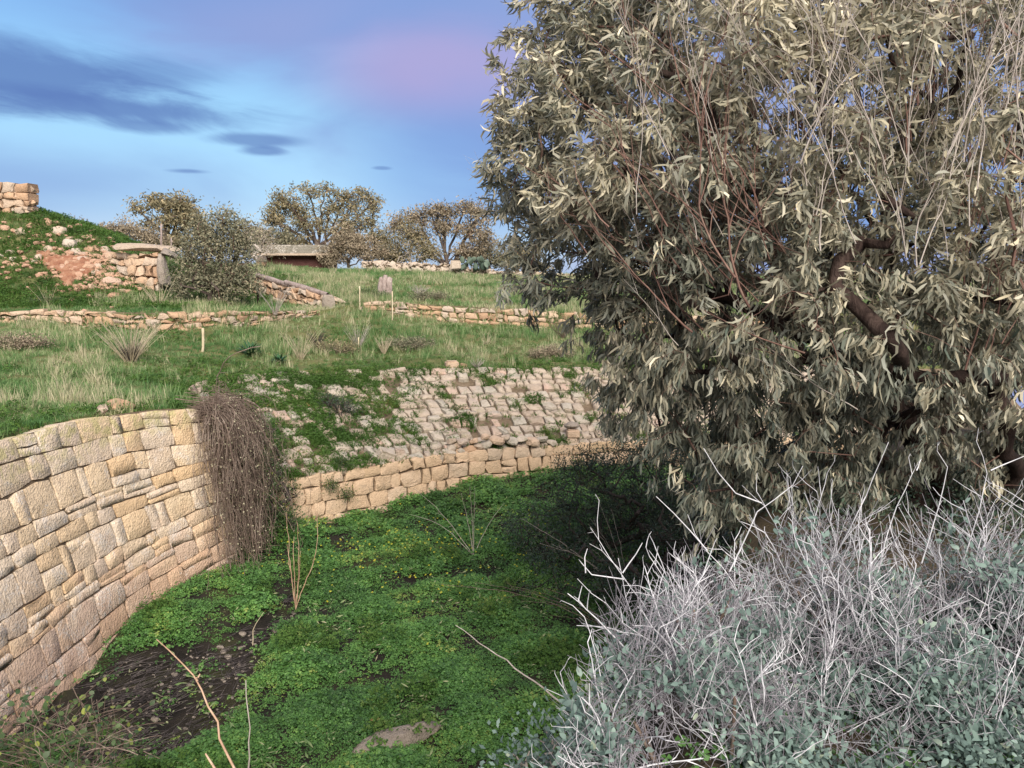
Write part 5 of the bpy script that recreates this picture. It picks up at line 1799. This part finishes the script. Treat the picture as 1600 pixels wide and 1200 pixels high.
def saltbush(label, ell, nst, nros, seed, base, dens=1.0, leafz=.5, big=True):
    rng = np.random.default_rng(seed)
    el_ = np.array(ell, float)
    base = np.array(base, float)
    P0, P1, R0_, R1_ = [], [], [], []
    T0, T1, Q0, Q1 = [], [], [], []
    w_ = (el_[:, 3] * el_[:, 4] * el_[:, 5]); w_ /= w_.sum()
    ends = []

    def tw(p, d, L, r, lev):
        k = max(2, int(L / .055))
        seg = L / k
        dd = d.copy()
        for q in range(k):
            dd = dd + rng.normal(0, .16 if lev else .11, 3); dd /= np.linalg.norm(dd)
            e = p + dd * seg * rng.uniform(.8, 1.2)
            f0, f1 = q / k, (q + 1) / k
            P0.append(p); P1.append(e); R0_.append(r * (1 - .55 * f0)); R1_.append(r * (1 - .55 * f1))
            if lev < 2 and q > 0 and rng.uniform() < (.62 if lev == 0 else .5):
                ax = np.cross(dd, rng.normal(0, 1, 3)); ax /= np.linalg.norm(ax) + 1e-9
                a = rng.uniform(.45, .95)
                nd = dd * cos(a) + ax * sin(a)
                nd[2] += .22; nd /= np.linalg.norm(nd)
                tw(e, nd, L * rng.uniform(.22, .5) * (1 - .4 * f1), r * .62, lev + 1)
            p = e
        ends.append((p, dd))
    for i in range(nst):
        k = rng.choice(len(el_), p=w_)
        c_ = el_[k, :3]
        d = unit(1, rng)[0]
        long_ = i % 5 == 0
        d[2] = abs(d[2]) + .25; d[0] -= .15; d /= np.linalg.norm(d)
        tip = c_ + d * el_[k, 3:] * rng.uniform(.75, 1.22) * (1.25 if long_ else 1)
        org = c_ + np.array([0, 0, -el_[k, 5] * .6]) + rng.normal(0, 1, 3) * el_[k, 3:] * .3
        st_ = org * .75 + tip * .25 + rng.normal(0, .04, 3)
        v = tip - st_
        L = np.linalg.norm(v)
        tw(st_, v / L, L, rng.uniform(.0020, .0046) * (1.15 if long_ else 1), 0)
    root = empty('saltbush', label, 'bush', tuple(base), 'saltbushes on the near bank')
    P0, P1 = np.array(P0), np.array(P1)
    with Root(root) as T_:
        V, Fq = tubes(P0, P1, R0_, R1_, P1 - P0, P1 - P0, 4)
        link('twigs', mesh_from('twigs', V, Fq), M['salttwig'], T_, kind='stuff')
        # inner mesh of finer, darker twigs
        n = int(1900 * dens)
        k = rng.choice(len(el_), n, p=w_)
        c_ = el_[k, :3] + unit(n, rng) * (rng.uniform(0, 1, n) ** .4)[:, None] * el_[k, 3:] * .86
        d = unit(n, rng) + np.array([0, 0, .5])
        Ls = rng.uniform(.05, .16, n)[:, None]
        e = c_ + d * Ls
        V, Fq = tubes(c_, e, np.full(n, .0016), np.full(n, .0009), d, d, 3)
        link('inner_twigs', mesh_from('inner_twigs', V, Fq), M['salttwig2'], T_, kind='stuff')
        # a few thick stems to the ground
        S0, S1 = [], []
        for i in range(10):
            k = rng.integers(0, len(el_))
            a = base + rng.normal(0, .12, 3) * np.array([1, 1, 0]); b_ = el_[k, :3] + rng.normal(0, .1, 3)
            q = along(chaikin([a, a * .5 + b_ * .5 + rng.normal(0, .08, 3), b_], 2), np.linspace(0, 1, 9))
            S0 += list(q[:-1]); S1 += list(q[1:])
        S0, S1 = np.array(S0), np.array(S1)
        V, Fq = tubes(S0, S1, np.full(len(S0), .008), np.full(len(S0), .007), S1 - S0, S1 - S0, 6)
        link('stems', mesh_from('stems', V, Fq), M['vine'], T_, kind='stuff')
        # leaf rosettes in the lower and inner parts
        k = rng.choice(len(el_), nros, p=w_)
        d = unit(nros, rng)
        d[:, 1] = -np.abs(d[:, 1]) * np.sign(rng.uniform(-.25, 1, nros))
        rr = rng.uniform(.5, 1, nros)[:, None]
        c_ = el_[k, :3] + d * rr * el_[k, 3:] * .95
        h = (c_[:, 2] - (el_[k, 2] - el_[k, 5])) / (2 * el_[k, 5])
        pr = np.clip((leafz - h) / .22 + .5, .03, 1) * np.clip(.7 + 1.6 * snoise(c_[:, 0], c_[:, 2], 3.6, seed), 0, 1)
        c_ = c_[rng.uniform(size=nros) < pr]
        nl = 11
        Pn = np.repeat(c_, nl, 0) + rng.normal(0, .028, (len(c_) * nl, 3))
        out = (Pn - np.repeat(c_, nl, 0)) / .028
        D = out * .6 + np.array([0, -.1, .45]) + rng.normal(0, .3, out.shape)
        Nn = unit(len(Pn), rng) * .7 + np.array([0, -.5, .7])
        Lf = rng.uniform(.018, .040, len(Pn)); Wf = Lf * rng.uniform(.42, .68, len(Pn))
        tt = np.clip(np.repeat(rng.uniform(.1, .8, len(c_)), nl) + rng.normal(0, .12, len(Pn)), 0, 1)
        dist_ = np.linalg.norm(Pn - np.array([0, 0, CAMZ]), axis=1) / Lf
        order = np.argsort(dist_)
        rest = order[150:]
        link('foliage', leaves_mesh('foliage', Pn[rest], D[rest], Nn[rest], Lf[rest], Wf[rest], rng.normal(0, .15, len(rest)), rng.uniform(.1, .9, len(rest)), tt[rest]), M['salt'], T_, kind='stuff')
        for i in order[:150]:
            me = leaves_mesh('leaf', np.zeros((1, 3)), D[i:i + 1], Nn[i:i + 1], Lf[i:i + 1], Wf[i:i + 1], rng.normal(0, .15, 1), rng.uniform(.1, .5, 1), tt[i:i + 1])
            link('leaf', me, M['salt'], T_, Vector(Pn[i]))
        # long bare shoots standing out of the outline
    return root


def E3(px, py, Y, rx, ry, dz=None):
    """ellipsoid centre from the photo and a real distance; radii in metres from screen size"""
    c_ = at_y(px, py, Y); s = Y / F
    return (*c_, rx * s, (rx + ry) / 2 * s * .9, ry * s)


saltbush('bleached twiggy saltbush at the left of the near bank, spilling over the ditch', [E3(1040, 1020, 3.1, 130, 130), E3(970, 1120, 2.9, 110, 110), E3(1120, 960, 3.5, 120, 110), E3(1150, 1120, 2.9, 150, 130), E3(960, 1230, 2.7, 150, 90)],
         110, 3200, 1, (.95, 3.0, 2.7), 1.5, .47)
saltbush('widest saltbush in the middle, pale twigs above grey-green leaves, below the eucalyptus trunk', [E3(1290, 920, 3.9, 150, 140), E3(1230, 1050, 3.4, 160, 130), E3(1400, 1020, 3.4, 160, 150), E3(1300, 1160, 3.0, 200, 120)],
         125, 5200, 2, (1.6, 3.5, 2.75), 1.7, .56)
saltbush('dense grey-green saltbush filling the bottom right corner', [E3(1520, 900, 3.9, 150, 130), E3(1600, 1000, 3.5, 170, 160), E3(1500, 1120, 3.1, 180, 130), E3(1680, 1130, 3.2, 180, 160), E3(1750, 930, 3.9, 150, 120)],
         115, 5600, 3, (2.4, 3.5, 2.75), 1.7, .62)
leafy_bush('small_saltbush', 'low silvery saltbush spray at the bottom centre edge',
           [E3(880, 1180, 3.3, 70, 40), E3(820, 1215, 3.2, 60, 40)], 90, 1300, .035, M['salt'], 'bare', 44, base=tuple(at_y(860, 1250, 3.3)), wr=.5)
# hand-laid pale shoots that stand out against the dark bush
Ys = 3.4
branchy('bleached_shoot', 'tall forked bleached shoot standing left of the saltbush against the dark bush', M['salttwig'],
        [[at_y(1075, 1100, Ys), at_y(1020, 960, Ys), at_y(975, 905, Ys), at_y(940, 855, Ys), at_y(933, 835, Ys), at_y(935, 782, Ys)], [at_y(975, 905, Ys), at_y(940, 902, Ys), at_y(915, 895, Ys), at_y(908, 880, Ys)], [at_y(915, 895, Ys), at_y(912, 870, Ys), at_y(918, 858, Ys)],
         [at_y(973, 895, Ys), at_y(1003, 850, Ys)], [at_y(1050, 1080, Ys), at_y(960, 950, Ys), at_y(920, 925, Ys), at_y(903, 905, Ys)]], .0036, 71, 'twig', .3)
branchy('bleached_shoot', 'pale shoot with a curved tip reaching up in front of the hanging leaves', M['salttwig'],
        [[at_y(1180, 1000, Ys), at_y(1145, 900, Ys), at_y(1100, 860, Ys), at_y(1080, 820, Ys), at_y(1075, 805, Ys)], [at_y(1140, 893, Ys), at_y(1175, 820, Ys), at_y(1190, 786, Ys), at_y(1225, 775, Ys), at_y(1250, 745, Ys), at_y(1255, 728, Ys)], [at_y(1190, 786, Ys), at_y(1150, 775, Ys), at_y(1120, 740, Ys), at_y(1100, 700, Ys)],
         [at_y(1105, 860, Ys), at_y(1060, 810, Ys), at_y(1025, 775, Ys)]], .0034, 72, 'twig', .3)
branchy('bleached_shoot', 'stout pale shoot at the right edge rising before the eucalyptus trunk', M['salttwig'],
        [[at_y(1500, 900, 3.8), at_y(1530, 790, 3.8), at_y(1548, 735, 3.8), at_y(1525, 690, 3.8)], [at_y(1548, 735, 3.8), at_y(1600, 712, 3.8)], [at_y(1370, 900, 3.8), at_y(1395, 800, 3.8), at_y(1432, 735, 3.8), at_y(1418, 715, 3.8)], [at_y(1432, 735, 3.8), at_y(1438, 718, 3.8)],
         [at_y(1300, 880, 3.8), at_y(1360, 760, 3.8), at_y(1388, 690, 3.8)], [at_y(1440, 880, 3.8), at_y(1470, 780, 3.8), at_y(1485, 730, 3.8), at_y(1463, 705, 3.8)]], .0036, 73, 'twig', .3)

# bramble in the bottom-left corner
print('bramble')
rg = np.random.default_rng(88)
br = empty('bramble', 'tangled bramble with round green leaves in the bottom left corner', 'bramble', (-2.2, 3.6, 2.3))
P0, P1, R0, LP = [], [], [], []
for i in range(520):
    p = at_y(rg.uniform(-120, 190), rg.uniform(1120, 1260), rg.uniform(3.4, 4.2))
    d = np.array([rg.normal(0, .8), rg.normal(0, .6), rg.uniform(.3, 1.1)]); d /= np.linalg.norm(d)
    L = rg.uniform(.12, .42); k = int(L / .05)
    for q in range(k):
        d = d + np.array([rg.normal(0, .12), rg.normal(0, .12), -.11]); d /= np.linalg.norm(d)
        e = p + d * .05
        P0.append(p); P1.append(e); R0.append(.0015 if i % 5 else .003)
        if rg.uniform() < .45:
            LP.append(e)
        p = e
P0, P1, R0 = np.array(P0), np.array(P1), np.array(R0)
with Root(br) as T_:
    V, Fq = tubes(P0, P1, R0, R0 * .9, P1 - P0, P1 - P0, 4)
    link('canes', mesh_from('canes', V, Fq), M['vine'], T_, kind='stuff')
    LP = np.array(LP)
    n = len(LP)
    Lf = rg.uniform(.018, .038, n)
    D = unit(n, rg); Nn = unit(n, rg) * .6 + np.array([0, -.5, .7]); tt = rg.uniform(0, 1, n)
    for i in range(n):
        if i < 290:
            me = leaves_mesh('leaf', np.zeros((1, 3)), D[i:i + 1], Nn[i:i + 1], Lf[i:i + 1], Lf[i:i + 1] * .8, np.zeros(1), np.full(1, .25), tt[i:i + 1])
            link('leaf', me, M['bramble'], T_, Vector(LP[i]))
    if n > 290:
        s_ = slice(290, n)
        link('foliage', leaves_mesh('foliage', LP[s_], D[s_], Nn[s_], Lf[s_], Lf[s_] * .8, np.zeros(n - 290), np.full(n - 290, .25), tt[s_]), M['bramble'], T_, kind='stuff')

# ------------------------------------------------------------------ the big eucalyptus
print('eucalyptus')
rg = np.random.default_rng(2024)
OUT = [(862, -20), (800, 45), (775, 75), (762, 150), (757, 215), (745, 270), (748, 305), (770, 345), (772, 380), (800, 420), (790, 455), (812, 470), (835, 440), (870, 445), (905, 470), (900, 520), (925, 545), (925, 600), (960, 640), (1000, 640),
       (1035, 680), (1080, 700), (1105, 770), (1130, 810), (1210, 830), (1300, 800), (1370, 790), (1470, 830), (1600, 830), (1800, 820), (2050, 700), (2150, 300), (2050, -150), (1700, -480), (1300, -520), (1000, -330), (880, -130)]
OUT = np.array(OUT, float)
OUT[:, 0] = OUT[:, 0] + np.interp(OUT[:, 1], [-100, 350, 520, 700], [34, 30, 12, 0]) * (OUT[:, 0] < 1050); OUT[:, 1] = np.where((OUT[:, 1] > 760) & (OUT[:, 0] < 1900), OUT[:, 1] + 22, OUT[:, 1])
Y0 = 6.6


def crown_pts(n, rng, lo=None):
    px = rng.uniform(735, 2150, n * 3); py = rng.uniform(-520, 835, n * 3)
    ok = inside(OUT, px, py)
    # fewer beyond the frame
    outf = (px > 1640) | (py < -40)
    ok &= ~outf | (rng.uniform(size=n * 3) < .42)
    px, py = px[ok], py[ok]
    de = dist_poly(np.concatenate([OUT, OUT[:1]]), px, py)
    th = 2.1 * np.clip(de / 300, .12, 1) ** .6
    t_ = rng.uniform(-1, 1, len(px))
    t_ = np.sign(t_) * np.abs(t_) ** .7
    Yy = Y0 + t_ * th * np.where(t_ < 0, .85, 1.0) + np.where(px < 1000, (1000 - px) * .0012, 0)
    # holes where the sky, the trunk and the limbs show
    hole = np.zeros(len(px), bool)
    for cx, cy, rx, ry, pr in ((905, 412, 30, 22, .97), (850, 372, 25, 14, .8), (1440, 720, 40, 60, .8), (1480, 790, 40, 60, .8), (1375, 735, 26, 50, .7), (985, 120, 16, 26, .85), (1190, 150, 30, 22, .6), (800, 345, 25, 25, .6), (1290, 180, 22, 40, .5),
                               (1240, 130, 14, 20, .7), (1340, 160, 16, 22, .7), (1555, 80, 16, 26, .6), (1225, 500, 70, 22, .5), (1110, 440, 60, 22, .5), (1320, 520, 70, 30, .5), (1410, 300, 26, 90, .55)):
        e = ((px - cx) / rx) ** 2 + ((py - cy) / ry) ** 2 < 1
        hole |= e & (rng.uniform(size=len(px)) < pr)
    px, py, Yy = px[~hole], py[~hole], Yy[~hole]
    # more of the sprays stand along the outer edge on the left, as the crown is full there
    wgt = np.where((de[~hole] < 45) & (px < 1150), 2.0, 1.0) * np.where((py < 430) & (px < 1640), 1.2, 1.0) * np.where((px > 1230) & (px < 1640) & (py < 260), .55, 1.0) * np.where((px > 930) & (px < 1330) & (py > 200) & (py < 720), 1.7, 1.0)
    sel = rng.choice(len(px), min(n, len(px)), replace=False, p=wgt / wgt.sum())
    px, py, Yy = px[sel], py[sel], Yy[sel]
    P_ = np.array([at_y(a, b, c_) for a, b, c_ in zip(px, py, Yy)])
    return P_, px, py


sk = Skel()
tb = at_y(1490, 880, 7.1); tb[2] = 2.5
k1 = at_y(1440, 690, 7.0); k2 = at_y(1400, 640, 6.9)
i0 = sk.line([tb, at_y(1475, 790, 7.05), k1, k2], step=.2, wob=.01, rng=rg)
fork0 = len(sk.P) - 1


def near_node(P_):
    A_ = np.array(sk.P); return int(np.argmin(np.linalg.norm(A_ - P_, axis=1)))


# (start from pixel, then the way it runs)
limbs = [
    [(1400, 640, 6.9), (1330, 560, 6.7), (1240, 510, 6.6), (1150, 475, 6.6), (1060, 435, 6.6), (980, 400, 6.7), (900, 395, 6.8), (830, 385, 6.9)],
    [(1400, 640, 6.9), (1405, 500, 6.9), (1395, 400, 6.9), (1380, 300, 6.9), (1340, 180, 6.9), (1320, 40, 6.9), (1300, -150, 7.0), (1290, -350, 7.0)],
    [(1440, 690, 7.0), (1500, 600, 7.3), (1540, 450, 7.4), (1590, 250, 7.4), (1620, 50, 7.4), (1640, -200, 7.4)],
    [(1440, 690, 7.0), (1560, 620, 6.6), (1680, 520, 6.3), (1800, 400, 6.2), (1930, 250, 6.3)],
    [(1475, 790, 7.05), (1420, 760, 6.8), (1370, 700, 6.6), (1310, 650, 6.4), (1240, 640, 6.2), (1180, 680, 6.1)],
    [(1060, 435, 6.6), (1010, 330, 6.3), (960, 230, 6.2), (900, 140, 6.3), (850, 70, 6.5)],
    [(1150, 475, 6.6), (1110, 330, 6.4), (1070, 220, 6.4), (1050, 100, 6.5), (1000, -50, 6.6), (960, -180, 6.7)],
    [(1240, 510, 6.6), (1200, 380, 6.9), (1180, 250, 7.1), (1170, 100, 7.2), (1150, -100, 7.2), (1120, -300, 7.1)],
    [(1380, 300, 6.9), (1430, 230, 6.7), (1470, 120, 6.6), (1500, -20, 6.6), (1530, -250, 6.6)],
    [(1395, 400, 6.9), (1340, 330, 6.6), (1300, 230, 6.4), (1270, 100, 6.3), (1230, 0, 6.3)],
    [(1330, 560, 6.7), (1260, 560, 6.3), (1180, 570, 6.1), (1090, 590, 6.1), (1010, 590, 6.3)],
    [(980, 400, 6.7), (900, 330, 6.8), (840, 270, 6.9), (800, 200, 7.0)],
    [(1500, 600, 7.3), (1500, 480, 6.7), (1530, 380, 6.3), (1560, 280, 6.1)],
    [(1405, 500, 6.9), (1450, 420, 7.6), (1480, 300, 8.1), (1450, 150, 8.3)],
    [(1240, 510, 6.6), (1190, 440, 7.4), (1120, 380, 8.0), (1040, 330, 8.2)],
    [(1475, 790, 7.05), (1540, 740, 6.8), (1600, 700, 6.4), (1660, 680, 6.2)],
]
for lb_ in limbs:
    pts_ = [at_y(*q) for q in lb_]
    j = near_node(pts_[0])
    pts_[0] = sk.P[j]
    sk.line(pts_, par=j, step=.16, wob=.018, rng=rg)
# second stem behind, right of the trunk
j = near_node(at_y(1475, 790, 7.05))
nskel = len(sk.P)
cl_c, cpx, cpy = crown_pts(1340, rg)
sk.attract(cl_c, .6, .02, .16, .016, .5, rg, minidx=6)
ns2 = len(sk.P)
NS = 6
c2 = np.repeat(cl_c, NS, 0); q2x = np.repeat(cpx, NS); q2y = np.repeat(cpy, NS)
lowpart = np.clip((q2y - 420) / 200, 0, 1)
off = rg.normal(0, 1, c2.shape) * np.array([.16, .18, .15])
off[:, 2] -= .10 * lowpart
sp = c2 + off
ends = sk.attract(sp, 1, .06, .09, .008, .2, rg, minidx=6)
# order of ends follows the distance sort inside attract
R = np.minimum(sk.radii(.0017, .52, .0016), .075)
R[:7] = np.maximum(R[:7], .13)
tr = sk.mesh(R, 'eucalyptus', .013, 9, 3)
euc = empty('eucalyptus_tree', 'big spreading eucalyptus with drooping dull olive leaves filling the right half', 'tree', tuple(tb))
with Root(euc) as T_:
    link('trunk', weld(tr['thick']), M['trunk'], T_)
    link('twigs', tr['thin'], M['branch'], T_, kind='stuff')
    Pn = np.array(sk.P); par = np.array(sk.par)
    NL = 27
    e_ = np.repeat(np.array(ends), NL)
    pe = Pn[e_]; pp_ = Pn[par[e_]]
    gp = Pn[par[par[e_]]]
    f = rg.uniform(0, 1.4, len(e_))[:, None]
    base_ = np.where(f < 1, pp_ * (1 - f) + pe * f, pe * (2 - f) + gp * (f - 1))
    base_ += rg.normal(0, .022, base_.shape)
    tdir = pe - pp_; tdir /= np.linalg.norm(tdir, axis=1, keepdims=True) + 1e-9
    # project back to find height in the crown
    rel = base_ - np.array([0, 0, CAMZ])
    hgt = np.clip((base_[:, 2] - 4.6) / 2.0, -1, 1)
    droop = np.where(hgt < 0, 1.35, .75 - .35 * hgt)[:, None]
    D = tdir * .55 + unit(len(e_), rg) * .62 + np.array([0, 0, -1.0]) * droop
    Nn = unit(len(e_), rg) + np.array([0, -.35, .25])
    L_ = rg.uniform(.05, .135, len(e_)) * np.where(rg.uniform(size=len(e_)) < .1, 1.2, 1); W_ = rg.uniform(.012, .023, len(e_))
    tone_e = np.repeat(rg.uniform(0, 1, len(ends)), NL)
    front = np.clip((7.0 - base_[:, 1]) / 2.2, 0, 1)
    # tint paints in the sunlight: paler high and camera side, darker inside; greener low
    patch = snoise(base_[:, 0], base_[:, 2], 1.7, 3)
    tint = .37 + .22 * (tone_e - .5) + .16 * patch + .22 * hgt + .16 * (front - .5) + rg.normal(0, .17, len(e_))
    tint = tint + .26 * np.repeat(rg.uniform(size=len(ends)) < .13, NL) * (front > .35)  # extra pale clusters on the camera side, painted as highlights
    hot = rg.uniform(size=len(e_)) < (.09 + .12 * np.clip((base_[:, 0] - 2.6) / 1.5, 0, 1) * (front > .45))  # scattered leaves painted pale as if lit, more at the front right
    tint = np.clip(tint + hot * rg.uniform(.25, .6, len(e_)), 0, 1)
    curl = rg.normal(0, .38, len(e_)); bend = rg.uniform(-.15, .5, len(e_))
    qx = 800 + F * base_[:, 0] / (rel[:, 1] * cos(PITCH) - rel[:, 2] * sin(PITCH)); qy = 600 - F * (rel[:, 1] * sin(PITCH) + rel[:, 2] * cos(PITCH)) / (rel[:, 1] * cos(PITCH) - rel[:, 2] * sin(PITCH))
    dl = np.full(len(e_), 1e9); yl = np.zeros(len(e_))
    for lb_ in limbs[:2] + limbs[5:8] + limbs[9:10]:
        a_ = chaikin(np.array(lb_), 1)
        for A_, B_ in zip(a_[:-1], a_[1:]):
            ab = B_[:2] - A_[:2]
            t__ = np.clip(((qx - A_[0]) * ab[0] + (qy - A_[1]) * ab[1]) / (ab @ ab), 0, 1)
            d_ = np.hypot(qx - A_[0] - t__ * ab[0], qy - A_[1] - t__ * ab[1])
            up_ = d_ < dl; dl[up_] = d_[up_]; yl[up_] = A_[2] + (B_[2] - A_[2]) * t__[up_]
    bare_ = (dl < 13) & (base_[:, 1] < yl) & (rg.uniform(size=len(e_)) < .5)
    kp = ~bare_
    base_, D, Nn, L_, W_, tint, curl, bend, rel, e_ = base_[kp], D[kp], Nn[kp], L_[kp], W_[kp], tint[kp], curl[kp], bend[kp], rel[kp], e_[kp]
    # single leaves that show largest
    pxs = 800 + F * (base_[:, 0] / (base_[:, 1] + 1e-6)); ang_ = L_ / np.linalg.norm(rel, axis=1)
    vis_ = (pxs > 740) & (pxs < 1600) & (rel[:, 2] / rel[:, 1] < .34) & (rel[:, 2] / rel[:, 1] > -.36)
    order = np.argsort(-ang_ * vis_)
    near_, rest = order[:290], order[290:]
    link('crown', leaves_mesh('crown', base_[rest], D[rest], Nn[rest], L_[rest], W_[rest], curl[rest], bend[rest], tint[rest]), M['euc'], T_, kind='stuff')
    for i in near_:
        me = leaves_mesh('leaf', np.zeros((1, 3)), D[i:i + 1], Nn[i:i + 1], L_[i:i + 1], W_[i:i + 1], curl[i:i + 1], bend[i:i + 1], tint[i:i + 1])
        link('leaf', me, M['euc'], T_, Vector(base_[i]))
    # bare pale twigs running up through the crown
    P0, P1, R0_, R1_ = [], [], [], []

    def bare(px, py, Y, L, r, ang, lev=0):
        p = at_y(px, py, Y) if not isinstance(px, np.ndarray) else px
        d = np.array([sin(ang), rg.normal(0, .1), cos(ang)]); d /= np.linalg.norm(d)
        k = max(3, int(L / .07))
        for q in range(k):
            d = d + rg.normal(0, .085, 3) + np.array([0, 0, .03]); d /= np.linalg.norm(d)
            e = p + d * L / k
            P0.append(p); P1.append(e); R0_.append(r * (1 - .75 * q / k)); R1_.append(r * (1 - .75 * (q + 1) / k))
            if lev < 2 and q > 1 and rg.uniform() < .33:
                a = math.atan2(d[0], d[2]) + rg.choice([-1, 1]) * rg.uniform(.2, .5)
                bare(e, 0, 0, L * rg.uniform(.25, .5), r * .55, a, lev + 1)
            p = e
    for i in range(34):
        bare(rg.uniform(1200, 1420), rg.uniform(250, 480), rg.uniform(4.5, 5.6), rg.uniform(.7, 1.8), rg.uniform(.003, .0055), rg.normal(-.18, .22))
    for i in range(34):
        bare(rg.uniform(1430, 1620), rg.uniform(150, 420), rg.uniform(4.5, 5.8), rg.uniform(.7, 1.6), rg.uniform(.003, .006), rg.normal(.0, .15))
    for i in range(12):
        bare(rg.uniform(950, 1200), rg.uniform(230, 420), rg.uniform(4.8, 5.8), rg.uniform(.6, 1.3), rg.uniform(.003, .005), rg.normal(-.3, .2))
    for px, py, Y, L, r, a in ((1340, 640, 5.2, 1.1, .0045, -1.15), (1060, 540, 5.2, .6, .003, -.9), (780, 330, 6.8, .6, .003, -.7), (800, 300, 6.9, .5, .003, -1.0)):
        bare(px, py, Y, L, r, a)
    P0, P1 = np.array(P0), np.array(P1)
    V, Fq = tubes(P0, P1, R0_, R1_, P1 - P0, P1 - P0, 4)
    link('bare_twigs', mesh_from('bare_twigs', V, Fq), M['bare'], T_, kind='stuff')
    # long reddish leading branches that sweep up and outwards over the foliage
    P0, P1, R0_, R1_ = [], [], [], []
    for x0, x1, y0, y1, a0, n_ in ((900, 1040, 260, 400, -.75, 14), (1040, 1200, 400, 480, -.75, 16), (1040, 1170, 180, 400, -.28, 22), (1170, 1330, 300, 540, -.35, 20), (1330, 1480, 100, 400, .05, 20), (1480, 1600, 250, 600, .25, 18), (1080, 1330, 470, 600, -1.0, 10)):
        for q in range(n_):
            bare(rg.uniform(x0, x1), rg.uniform(y0, y1), rg.uniform(4.9, 6.2), rg.uniform(.6, 1.5) * (.45 if x0 < 1000 else .8 if x0 < 1100 else 1), rg.uniform(.004, .009), a0 + rg.normal(0, .16), 1)
    P0, P1 = np.array(P0), np.array(P1)
    V, Fq = tubes(P0, P1, R0_, R1_, P1 - P0, P1 - P0, 5)
    link('branches', mesh_from('branches', V, Fq), M['branch'], T_, kind='stuff')

tris = 0
for o in COL.objects:
    if o.type == 'MESH':
        tris += sum(len(p.vertices) - 2 for p in o.data.polygons) if len(o.data.polygons) < 2000 else len(o.data.polygons) * 2
print('objects', len(COL.objects), 'tris', tris)
